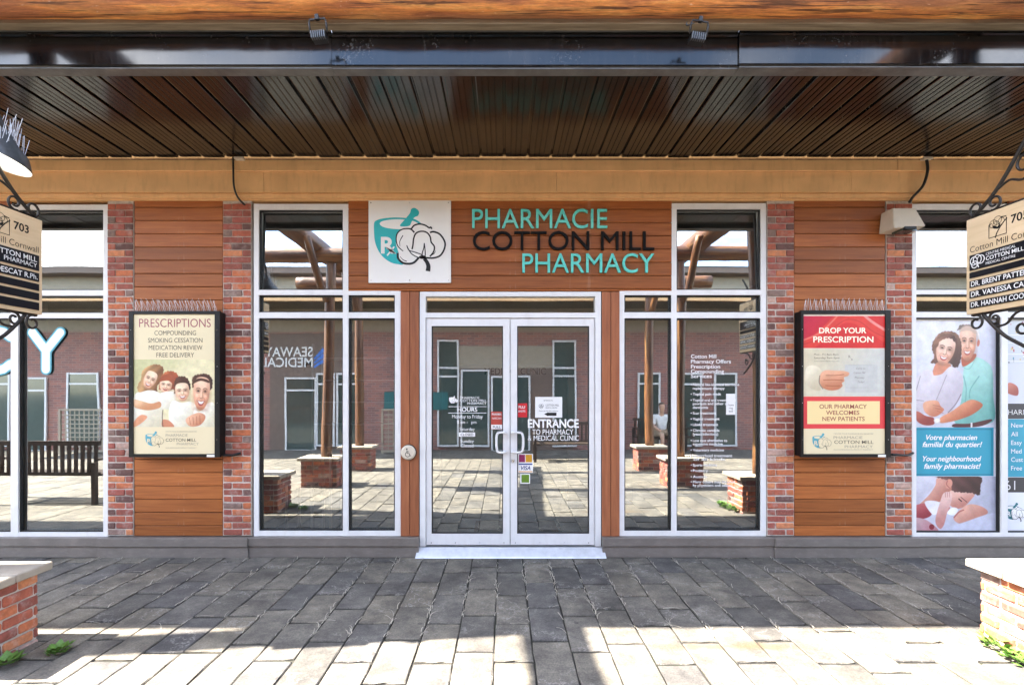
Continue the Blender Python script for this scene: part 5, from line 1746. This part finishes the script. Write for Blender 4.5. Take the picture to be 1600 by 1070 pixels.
# ================================================================== HANGING SIGNS
def scroll_pts(cx, cy, r, a0, turns, k=1, n=26):
    out = []
    for i in range(n + 1):
        t = i / n
        a = math.radians(a0 + k * 360 * turns * t)
        rr = r * (1 - .62 * t)
        out.append((cx + rr * math.cos(a), cy + rr * math.sin(a)))
    return out
def hanging_sign(s, label):
    """s=+1: right-hand sign. It hangs in the plane x = s*3.36, reaching from y=3.05 to y=3.615"""
    X = s * 3.36
    yn, yf = 3.05, 3.615
    zb, zt = 2.206, 2.887
    P = empty('hanging_sign', (X, (yn + yf) / 2, zb))
    tag(P, label, 'hanging sign', 'hanging shop signs on scroll brackets')
    bd = boxes('board', [(X - .014, X + .014, yn, yf, zb, zt)], M['signwood'], P, .002)
    # drawing frame on the face towards the walkway; right sign reads from far edge to near edge
    if s > 0: fr_ = Frame((X - .0145, yf, zb), (0, -1, 0), (0, 0, 1), (-1, 0, 0))
    else: fr_ = Frame((X + .0145, yn, zb), (0, 1, 0), (0, 0, 1), (1, 0, 0))
    W_, H_ = yf - yn, zt - zb
    def strip(z0, z1): 
        if s > 0: boxes('plaque', [(X - .021, X - .0142, yn + .03, yf - .03, z0, z1)], M['plaque'], P, .001)
        else: boxes('plaque', [(X + .0142, X + .021, yn + .03, yf - .03, z0, z1)], M['plaque'], P, .001)
    ft = Frame(fr_.o + fr_.n * .0072, fr_.u, fr_.v, fr_.n)
    # top emblem: cotton sprig in a square
    ox = W_ * .30 if s > 0 else W_ * .36
    oz = H_ * .735
    q = .12
    S = [stroke2([(ox, oz + q * .75), (ox, oz), (ox + q, oz), (ox + q, oz + q * .9)], .006), stroke2([(ox, oz + q * .75), (ox + .02, oz + q * .8)], .006), stroke2([(ox + q * .7, oz + q), (ox + q, oz + q * .95)], .006),
         stroke2(catmull([(ox + .045, oz - .01), (ox + .06, oz + .03), (ox + .10, oz + .08), (ox + .125, oz + .10)], 6), .007),
         stroke2(catmull([(ox + .03, oz + .075), (ox + .06, oz + .055), (ox + .075, oz + .07)], 5), .014)]
    for dx, dz, r in ((.03, .09, .026), (.06, .105, .028), (.085, .092, .022), (.05, .078, .024)):
        S.append(stroke2(ell2(ox + dx, oz + dz, r, r, 18), .0035, closed=True))
    flat_obj('sprig_mark', *join2(S), fr_, .0012, M['ink'], P)
    lines_obj('number', [('703' if s < 0 else '705', ox + q + .03, oz + .055, .052, None, 'L', .02)], fr_, .0012, M['ink'], P)
    lines_obj('place_name', [('Cotton Mill Cornwall', .03, H_ * .645, .042, W_ - .06, 'L', -.004)], fr_, .0012, M['ink'], P)
    if s > 0:
        rows = [(.455, .615, None), (.375, .435, ''), (.275, .345, 'DR. BRENT PATTERSON'), (.165, .240, 'DR. VANESSA CARTER'), (.055, .130, 'DR. HANNAH COOKSON')]
    else:
        rows = [(.455, .615, None), (.340, .430, 'MARY ADESCAT R.Ph.'), (.245, .315, ''), (.145, .220, ''), (.040, .120, '')]
    for a, b, t_ in rows:
        strip(zb + H_ * a, zb + H_ * b)
        if t_:
            lines_obj('plaque_text', [(t_, .045, H_ * (a + b) / 2 - .017, .034, W_ - .09 if len(t_) > 17 else None, 'L', .01)], ft, .001, M['vinyl'], P)
        elif t_ is None:
            zc = H_ * (a + b) / 2
            if s > 0:
                L = [('CENTRE MEDICAL', .155, zc + .024, .017, None, 'L'), ('COTTON MILL', .155, zc - .011, .026, None, 'L', .012), ('MEDICAL CENTRE', .155, zc - .040, .017, None, 'L')]
            else:
                L = [('COTTON MILL', .175, zc + .004, .034, .34, 'L', .008), ('PHARMACY', .28, zc - .036, .030, .235, 'L', .0)]
            lines_obj('plaque_text', L, ft, .001, M['vinyl'], P)
            bx = .09
            B = [stroke2(ell2(bx + dx, zc + dz, r, r * 1.1, 18), .006, closed=True) for dx, dz, r in ((-.024, .008, .026), (.002, .012, .030), (.028, .008, .026), (-.018, -.018, .022))]
            B.append(stroke2([(bx + .004, zc - .02), (bx + .012, zc - .045)], .008))
            flat_obj('boll_mark', *join2(B), ft, .001, M['vinyl'], P)
    # wrought iron brackets above and below
    def bar(name, pts2, r, sm=True):
        pts3 = [(X, y, z) for y, z in (catmull(pts2, 6) if sm else pts2)]
        link(name, tube_mesh(pts3, r, 8), M['iron'], P)
    bar('bracket_bar', [(3.56, zt + .02), (3.44, zt + .11), (3.34, zt + .22), (3.24, zt + .36), (3.16, zt + .46)], .012)
    bar('bracket_bar', [(yf - .03, zt + .008), (yn, zt + .008)], .009, False)
    bar('scroll', scroll_pts(3.555, zt + .062, .055, 250, 1.15, 1), .008)
    bar('scroll', scroll_pts(3.425, zt + .062, .052, 290, 1.15, -1), .008)
    bar('scroll', catmull([(3.40, zt + .14), (3.32, zt + .17), (3.24, zt + .14), (3.18, zt + .16)], 4), .008)
    bar('scroll', scroll_pts(3.22, zt + .24, .07, 180, 1.1, -1), .008)
    bar('bracket_bar', [(yf - .03, zb - .008), (yn, zb - .008)], .009, False)
    bar('bracket_bar', [(3.50, zb - .015), (3.43, zb - .10), (3.35, zb - .18), (3.26, zb - .24), (3.16, zb - .30)], .012)
    bar('scroll', scroll_pts(3.555, zb - .065, .055, 70, 1.15, 1), .008)
    bar('scroll', scroll_pts(3.42, zb - .055, .045, 90, 1.15, -1), .008)
    bar('scroll', catmull([(3.42, zb - .11), (3.34, zb - .10), (3.28, zb - .04), (3.20, zb - .02)], 4), .008)
    bar('scroll', scroll_pts(3.24, zb - .14, .05, 120, 1.1, 1), .008)
hanging_sign(1, 'hanging wooden sign listing DR. BRENT PATTERSON, DR. VANESSA CARTER and DR. HANNAH COOKSON')
hanging_sign(-1, 'hanging wooden sign numbered 703 with a COTTON MILL PHARMACY plaque')

# ================================================================== BARN LAMP
BL = empty('barn_lamp', (-3.30, 3.25, 3.05))
tag(BL, 'dark gooseneck barn lamp with white shade interior and bird spikes', 'lamp')
def lathe(name, prof, mat, parent, mtx, seg=40):
    bm = bmesh.new()
    rings = []
    for r, z in prof:
        rings.append([bm.verts.new(mtx @ Vector((r * math.cos(2*math.pi*k/seg), r * math.sin(2*math.pi*k/seg), z))) for k in range(seg)])
    for i in range(len(prof) - 1):
        for k in range(seg):
            bm.faces.new((rings[i][k], rings[i][(k+1) % seg], rings[i+1][(k+1) % seg], rings[i+1][k]))
    return link(name, bm_mesh(bm, name, True), mat, parent)
mt = Matrix.Translation((-3.335, 3.25, 3.17)) @ Matrix.Rotation(math.radians(-10), 4, 'X') @ Matrix.Rotation(math.radians(13), 4, 'Y') @ Matrix.Scale(.84, 4)
lathe('shade', [(.04, .25), (.06, .22), (.10, .17), (.19, .10), (.232, .02), (.236, .0)], paint('lamp_enamel', (.05, .055, .06), .35, var=.3, scale=30, dirt=(.3, .3, .3)), BL, mt)
lathe('shade_interior', [(.05, .20), (.09, .16), (.18, .09), (.225, .015), (.235, .001)], paint('lamp_white_enamel', (.85, .84, .80), .4, var=.02, bstr=0), BL, mt)
lathe('bulb', [(.0, .05), (.04, .06), (.055, .10), (.04, .16), (.03, .2)], M['vinyl'], BL, mt, 16)
lamp_l = bpy.data.lights.new('lamp_light', 'POINT')
lamp_l.energy = 0.35
lamp_l.shadow_soft_size = .03
lamp_l.color = (1.0, .93, .82)
lo_ = bpy.data.objects.new('lamp_light', lamp_l)
COL.objects.link(lo_)
lo_.parent = BL
lo_.location = Vector(mt @ Vector((0, 0, .03))) - BL.location
link('gooseneck', tube_mesh(catmull([tuple(mt @ Vector((0, 0, .25))), (-3.34, 3.24, 3.55), (-3.42, 3.22, 3.72), (-3.52, 3.20, 3.62), (-3.55, 3.19, 3.45)], 8), .014, 8), M['iron'], BL)
rl = random.Random(4)
bm = bmesh.new()
for i in range(46):
    a = rl.uniform(0, 6.28)
    rr = rl.uniform(.05, .19)
    zz = .24 - (rr - .05) * 1.0
    p = mt @ Vector((rr * math.cos(a), rr * math.sin(a), zz - .01))
    q = p + Vector((rl.uniform(-.03, .03), rl.uniform(-.03, .03), rl.uniform(.08, .17)))
    me = tube_mesh([tuple(p), tuple(p.lerp(q, .5)), tuple(q)], .0014, 4, caps=False)
    bm.from_mesh(me); bpy.data.meshes.remove(me)
o = link('bird_spikes', bm_mesh(bm, 'bird_spikes'), M['alu_raw'], BL)
tag(o, kind='stuff')

# ================================================================== INSIDE THE SHOP
o = boxes('door_mat', [(FX(733), FX(886), D + .35, D + 1.25, .021, .034)], M['rubber'], None, .003)
tag(o, 'black rubber mat on the floor just inside the doors', 'mat')
VP = empty('vestibule_partition', (0, D + 2.4, 0))
tag(VP, 'pale vestibule partition inside with MEDICAL CLINIC lettering', 'partition')
boxes('wall', [(-1.9, -.95, D + 2.4, D + 2.5, .02, 3.4), (.95, 1.9, D + 2.4, D + 2.5, .02, 3.4), (-.95, .95, D + 2.4, D + 2.5, 2.05, 3.4)], M['room'], VP)
lines_obj('lettering', [('MEDICAL CLINIC', FX(757, D + 2.39), FZ(585, D + 2.39), 10 * (D + 2.39) / F, FX(853, D + 2.39) - FX(757, D + 2.39), 'L', .01)], WALL(D + 2.39), 0.003, M['ink'], VP)
def shop_table(x, y, w, d, h, label):
    T = empty('display_table', (x, y, .02))
    tag(T, label, 'table', 'white display tables inside the shop')
    boxes('table_top', [(x - w/2, x + w/2, y - d/2, y + d/2, h - .025, h)], M['alu'], T, .003)
    for sx in (-1, 1):
        for sy in (-1, 1):
            boxes('leg', [(x + sx * (w/2 - .03) - .012, x + sx * (w/2 - .03) + .012, y + sy * (d/2 - .03) - .012, y + sy * (d/2 - .03) + .012, .02, h - .026)], M['alu'], T)
shop_table(-2.25, D + .62, .34, .4, .66, 'low narrow white display table behind the left window')
shop_table(-1.55, D + .75, .85, .45, .98, 'tall white display table behind the left window')
for (a, b, s) in ((404, 536, 'left'), (1057, 1188, 'right')):
    o = boxes('roller_blind', [(FX(a) + .02, FX(b) - .02, D + .10, D + .16, FZ(342), FZ(331))], M['cream'], None, .004)
    tag(o, 'cream roller blind cassette inside the top of the %s window' % ('Seaway side' if False else ('tall window beside the PRESCRIPTIONS case' if s == 'left' else 'tall window with the services list')), 'blind')

SU = empty('shelf_unit', (-1.9, D + 1.9, .02))
tag(SU, 'pale wire shelf unit standing inside behind the tall window', 'shelf')
for i in range(7): boxes('shelf', [(-2.6, -1.3, D + 1.75, D + 2.1, .3 + i * .3, .315 + i * .3)], M['alu'], SU)
for xx in (-2.6, -1.3):
    for yy in (D + 1.75, D + 2.1): boxes('upright', [(xx - .012, xx + .012, yy - .012, yy + .012, .02, 2.3)], M['alu'], SU)
# ================================================================== ACROSS THE COURTYARD (seen mirrored in the glass)
YO = D - 9.07
OB = empty('opposite_building', (0, YO, 0))
tag(OB, 'brick and beige commercial building across the courtyard, mirrored in the glass', 'building')
OX = lambda px: (px - VX) * 14.1 / F
OZ = lambda py: EYE + (VY - py) * 14.1 / F
boxes('wall', [(-15, 15, YO - .3, YO, 0, 3.35)], M['farbrick'], OB)
boxes('upper_wall', [(-15, 15, YO - .3, YO - .02, 3.352, 4.0)], M['beige'], OB)
boxes('panel', [(OX(420), OX(560), YO + .002, YO + .02, 0, 3.3), (OX(700), OX(895), YO + .002, YO + .02, 0, 2.95)], M['brownpanel'], OB)
boxes('panel', [(OX(716), OX(870), YO + .021, YO + .03, OZ(575), OZ(540))], M['beige'], OB)
def far_window(px0, px1, py0, py1, bars=()):
    a, b, c, e = OX(px0), OX(px1), OZ(py1), OZ(py0)
    L = [(a - .05, a, YO + .022, YO + .07, c - .05, e + .05), (b, b + .05, YO + .022, YO + .07, c - .05, e + .05), (a, b, YO + .023, YO + .069, c - .05, c), (a, b, YO + .023, YO + .069, e, e + .05)]
    for t in bars: L.append((a, b, YO + .024, YO + .066, OZ(t) - .025, OZ(t) + .025))
    w = boxes('window', L, M['alu'], OB)
    boxes('pane', [(a, b, YO + .03, YO + .04, c, e)], M['darkglass'], w)
    return w
far_window(686, 714, 534, 695, (575, 588))
far_window(722, 762, 580, 695)
far_window(866, 898, 534, 695, (575, 588))
far_window(770, 826, 590, 703)
for a, b in ((447, 491), (30, 68)):
    w = far_window(a, b, 592, 703, (610,))
for a, b in ((496, 520), (528, 560), (105, 150), (1000, 1030), (1060, 1095), (1120, 1150), (-40, 10), (190, 260), (300, 360), (1240, 1320), (1380, 1440)):
    far_window(a, b, 585, 695, (600,))
fso = Frame((0, YO + .021, 0), (-1, 0, 0), (0, 0, 1), (0, 1, 0))
SG = empty('clinic_sign', (OX(475), YO, OZ(575)))
tag(SG, 'pale SEAWAY MEDICAL lettering with blue wave mark over the opposite door', 'sign')
lines_obj('lettering', [('SEAWAY', -OX(487), OZ(556), .26, 1.35, 'L', .01), ('MEDICAL', -OX(487), OZ(572.5), .26, 1.45, 'L', .01)], fso, .006, M['vinyl'], SG)
wv = flat('wave_blue', lin((60, 120, 210)), .4)
flat_obj('wave_mark', *join2([stroke2(catmull([(-OX(488) - .02, OZ(560) - .12 * i), (-OX(497), OZ(553) - .13 * i), (-OX(505), OZ(545) - .16 * i)], 6), .11, (.4, 1)) for i in range(3)]), fso, .006, wv, SG)
boxes('canopy', [(-15, 15, YO + .05, YO + 1.5, 4.0, 4.2)], M['soffit'], OB)
boxes('fascia', [(-15, 15, YO + 1.502, YO + 1.58, 3.95, 4.24)], M['tan'], OB)
boxes('clerestory_wall', [(-15, 15, YO - .28, YO - .01, 4.0, 5.55)], M['beige'], OB)
boxes('eave', [(-15, 15, YO - .5, YO + .35, 5.552, 5.72)], M['brownpanel'], OB)
bm = bmesh.new()
pr = [(YO + .38, 5.725), (YO - 3.0, 6.3), (YO - 3.0, 5.0), (YO - .29, 5.0), (YO - .29, 5.722)]
va = [bm.verts.new((-15, y, z)) for y, z in pr]; vb = [bm.verts.new((15, y, z)) for y, z in pr]
n = len(pr)
for i in range(n): bm.faces.new((va[i], va[(i+1) % n], vb[(i+1) % n], vb[i]))
bm.faces.new(va); bm.faces.new(vb[::-1])
link('roof', bm_mesh(bm, 'roof'), M['shingle'], OB)
boxes('vent_unit', [(OX(445), OX(478), YO, YO + .4, 4.6, 5.05)], M['alu'], OB)

boxes('teal_panel', [(OX(676), OX(700), YO + .075, YO + .1, OZ(640), OZ(612)), (OX(600), OX(632), YO + .075, YO + .1, OZ(640), OZ(612))], flat('far_teal', (.01, .12, .125), .5), OB)
for a, b in ((596, 660), (86, 165)):
    LF = empty('lattice_screen', ((OX(a) + OX(b)) / 2, YO + .9, 0))
    tag(LF, 'pale lattice screen across the courtyard mirrored in the %s' % ('narrow pane by the door button' if a > 300 else 'window with the letter Y'), 'screen')
    x0, x1 = OX(a) * .93, OX(b) * .93
    boxes('frame', [(x0 - .05, x0, YO + .87, YO + .93, 0, 1.2), (x1, x1 + .05, YO + .87, YO + .93, 0, 1.2), (x0, x1, YO + .875, YO + .925, 1.15, 1.2), (x0, x1, YO + .875, YO + .925, .05, .1)], M['beige'], LF)
    n = int((x1 - x0) / .12)
    for i in range(1, n): boxes('slat', [(x0 + i * (x1 - x0) / n - .015, x0 + i * (x1 - x0) / n + .015, YO + .89, YO + .90, .1, 1.15)], M['beige'], LF)
    for i in range(1, 9): boxes('slat', [(x0, x1, YO + .901, YO + .911, .1 + i * .117 - .015, .1 + i * .117 + .015)], M['beige'], LF)
def bench(name, x, y, rz, w, label):
    B = empty(name, (x, y, 0))
    tag(B, label, 'bench', 'slatted benches in the courtyard')
    R = Matrix.Translation((x, y, 0)) @ Matrix.Rotation(rz, 4, 'Z')
    def bx(nm, *b):
        bm = bmesh.new(); addbox(bm, *b)
        bmesh.ops.transform(bm, matrix=R, verts=bm.verts)
        link(nm, bm_mesh(bm, nm), M['benchwood'], B)
    for i in range(4): bx('seat_slat', -w/2, w/2, -.22 + i * .115, -.22 + i * .115 + .095, .41, .44)
    n = int(w / .10)
    for i in range(n): bx('back_slat', -w/2 + .06 + i * (w - .12) / (n - 1) - .022, -w/2 + .06 + i * (w - .12) / (n - 1) + .022, .245, .27, .46, .86)
    bx('back_rail', -w/2, w/2, .235, .28, .862, .93)
    bx('back_rail', -w/2, w/2, .236, .279, .444, .47)
    for s in (-1, 1):
        bx('leg', s * (w/2 - .03) - .03, s * (w/2 - .03) + .03, -.24, -.18, 0, .64)
        bx('leg', s * (w/2 - .03) - .03, s * (w/2 - .03) + .03, .285, .345, 0, .62)
        bx('arm', s * (w/2 - .03) - .04, s * (w/2 - .03) + .04, -.28, .28, .642, .672)
bench('park_bench', 1.42, -1.75, math.pi, 1.45, 'dark slatted bench mirrored in the right door glass')
bench('park_bench', -6.75, 2.55, 0.0, 1.6, 'dark slatted bench with arms mirrored in the window with the letter Y')
bench('park_bench', 4.3, -3.35, math.pi, 1.5, 'dark slatted bench against the opposite wall, mirrored with a seated person')

# ---- seated people, seen only in the reflections
def skinned(name, nodes, edges, radii, mat, parent, root=0):
    me = bpy.data.meshes.new(name)
    bm = bmesh.new()
    lay = bm.verts.layers.skin.verify()
    vs = [bm.verts.new(p) for p in nodes]
    for a, b in edges: bm.edges.new((vs[a], vs[b]))
    for i, v in enumerate(vs):
        v[lay].radius = (radii[i], radii[i])
        v[lay].use_root = (i == root)
    bm.to_mesh(me); bm.free()
    o = bpy.data.objects.new(name, me)
    COL.objects.link(o)
    m1 = o.modifiers.new('skin', 'SKIN'); m1.use_smooth_shade = True
    m2 = o.modifiers.new('sub', 'SUBSURF'); m2.levels = 2; m2.render_levels = 2
    dg = bpy.context.evaluated_depsgraph_get()
    me2 = bpy.data.meshes.new_from_object(o.evaluated_get(dg))
    bpy.data.objects.remove(o)
    return link(name, me2, mat, parent)
skin_m = paint('skin', (.55, .33, .23), .5, var=.06, bstr=0)
hair_m = paint('hair', (.09, .06, .04), .6, var=.3, scale=40)
def seated(x, y, shirt, shorts, label):
    P = empty('person', (x, y, 0))
    tag(P, label, 'person')
    V_ = lambda a: [(x + p[0], y + p[1], p[2]) for p in a]
    # facing +y (towards the shop front)
    nodes = [(0, -.02, .50), (0, -.04, .72), (0, -.03, .92), (0, -.01, 1.04), (0, .03, 1.12), (0, .04, 1.25), (0, .03, 1.33),
             (.18, -.02, .98), (.25, .06, .74), (.16, .26, .62), (.12, .34, .60), (-.18, -.02, .98), (-.25, .06, .74), (-.16, .26, .62), (-.12, .34, .60),
             (.10, .02, .50), (.12, .42, .52), (.12, .44, .10), (.12, .54, .04), (-.10, .02, .50), (-.12, .42, .52), (-.12, .44, .10), (-.12, .54, .04)]
    ed = [(0, 1), (1, 2), (2, 3), (3, 4), (4, 5), (5, 6), (2, 7), (7, 8), (8, 9), (9, 10), (2, 11), (11, 12), (12, 13), (13, 14), (0, 15), (15, 16), (16, 17), (17, 18), (0, 19), (19, 20), (20, 21), (21, 22)]
    ra = [.13, .12, .12, .055, .055, .095, .075, .06, .045, .035, .035, .06, .045, .035, .035, .085, .06, .045, .035, .085, .06, .045, .035]
    skinned('body', V_(nodes), ed, ra, skin_m, P)
    skinned('shirt', V_([nodes[i] for i in (0, 1, 2, 7, 8, 11, 12)]), [(0, 1), (1, 2), (2, 3), (3, 4), (2, 5), (5, 6)], [.15, .145, .145, .085, .062, .085, .062], shirt, P)
    skinned('shorts', V_([nodes[i] for i in (0, 15, 16, 19, 20)]), [(0, 1), (1, 2), (0, 3), (3, 4)], [.15, .105, .078, .105, .078], shorts, P)
    skinned('hair', V_([(0, -.01, 1.20), (0, .01, 1.30), (0, .03, 1.36)]), [(0, 1), (1, 2)], [.07, .095, .07], hair_m, P)
seated(4.28, -3.42, paint('white_cloth', (.7, .7, .7), .8, bstr=0), paint('tan_cloth', (.4, .3, .2), .8, bstr=0), 'seated person in white shirt and tan shorts mirrored in the glass')

# ================================================================== WEEDS AND DRY GRASS
def weed(x, y, n, r, hgt, label, seed):
    rg = random.Random(seed)
    bm = bmesh.new()
    for i in range(n):
        a = rg.uniform(0, 6.28)
        rr = r * math.sqrt(rg.random())
        bx, by = x + rr * .5 * math.cos(a), y + rr * .5 * math.sin(a)
        L, wd = rg.uniform(.035, .065), rg.uniform(.014, .024)
        up = rg.uniform(.2, 1.1)
        d = Vector((math.cos(a), math.sin(a), up)).normalized()
        sd = d.cross(Vector((0, 0, 1))).normalized()
        b0 = Vector((bx, by, rg.uniform(.002, hgt)))
        p = [b0, b0 + d * L * .5 + sd * wd, b0 + d * L, b0 + d * L * .5 - sd * wd]
        mid = b0 + d * L * .5 - Vector((0, 0, .004))
        vv = [bm.verts.new(q) for q in p]; vm = bm.verts.new(mid)
        for k in range(4): bm.faces.new((vv[k], vv[(k+1) % 4], vm))
    for i in range(max(2, n // 12)):
        a = rg.uniform(0, 6.28)
        me = tube_mesh([(x, y, 0), (x + .4 * r * math.cos(a), y + .4 * r * math.sin(a), hgt * .8), (x + .7 * r * math.cos(a), y + .7 * r * math.sin(a), hgt)], .0025, 4)
        bm.from_mesh(me); bpy.data.meshes.remove(me)
    o = link('weed', bm_mesh(bm, 'weed'), M['leaf'])
    tag(o, label, 'weed', 'weeds in the paving joints')
weed(FX(1545, 3.30), 3.22, 70, .16, .05, 'leafy green weed at the foot of the sunlit planter', 1)
weed(FX(1567, 3.16), 3.08, 50, .10, .045, 'smaller green weed next along the sunlit planter foot', 2)
weed(FX(1590, 3.05), 2.97, 60, .10, .05, 'green weed clump farthest from the shop along the sunlit planter', 3)
weed(FX(90, 3.16), 3.16, 40, .10, .03, 'small green weed in a paving joint in the shade', 4)
weed(FX(8, 3.02), 3.02, 40, .10, .025, 'low weed at the foot of the shaded planter', 5)
rg = random.Random(9)
bm = bmesh.new()
joint_y = [y0 for (xc, y0, y1) in near]
for i in range(1500):
    cx = rg.uniform(-4.2, 4.2); cy = rg.uniform(3.35, 4.97)
    if math.sin(cx * 2.1 + 1) * math.sin(cy * 3.3) + .5 * math.sin(cx * 5.3 - cy * 4) < .05 and rg.random() < .85: continue
    if rg.random() < .84:
        cx = -.064 + round((cx + .064) / PW) * PW + rg.gauss(0, .008)
        a = math.pi / 2 + rg.gauss(0, .22)
    else:
        xc, y0, y1 = rg.choice(near)
        cx, cy = xc + rg.uniform(-.12, .12), y0 + rg.gauss(0, .008)
        if cy < 3.35: continue
        a = rg.gauss(0, .3)
    L = rg.uniform(.03, .13)
    pts = []
    bend = rg.uniform(-.8, .8)
    x, y = cx, cy
    w = rg.uniform(.001, .0026)
    prev = None
    for k in range(5):
        aa = a + bend * k / 4
        nx, ny = -math.sin(aa) * w, math.cos(aa) * w
        z = .005 + .006 * math.sin(k / 4 * math.pi)
        cur = (bm.verts.new((x + nx, y + ny, z)), bm.verts.new((x - nx, y - ny, z)))
        if prev: bm.faces.new((prev[0], prev[1], cur[1], cur[0]))
        prev = cur
        x += math.cos(aa) * L / 4; y += math.sin(aa) * L / 4
o = link('dry_grass', bm_mesh(bm, 'dry_grass'), M['dry'])
tag(o, 'thin dry grass strands lying on the paving joints', 'grass', kind='stuff')
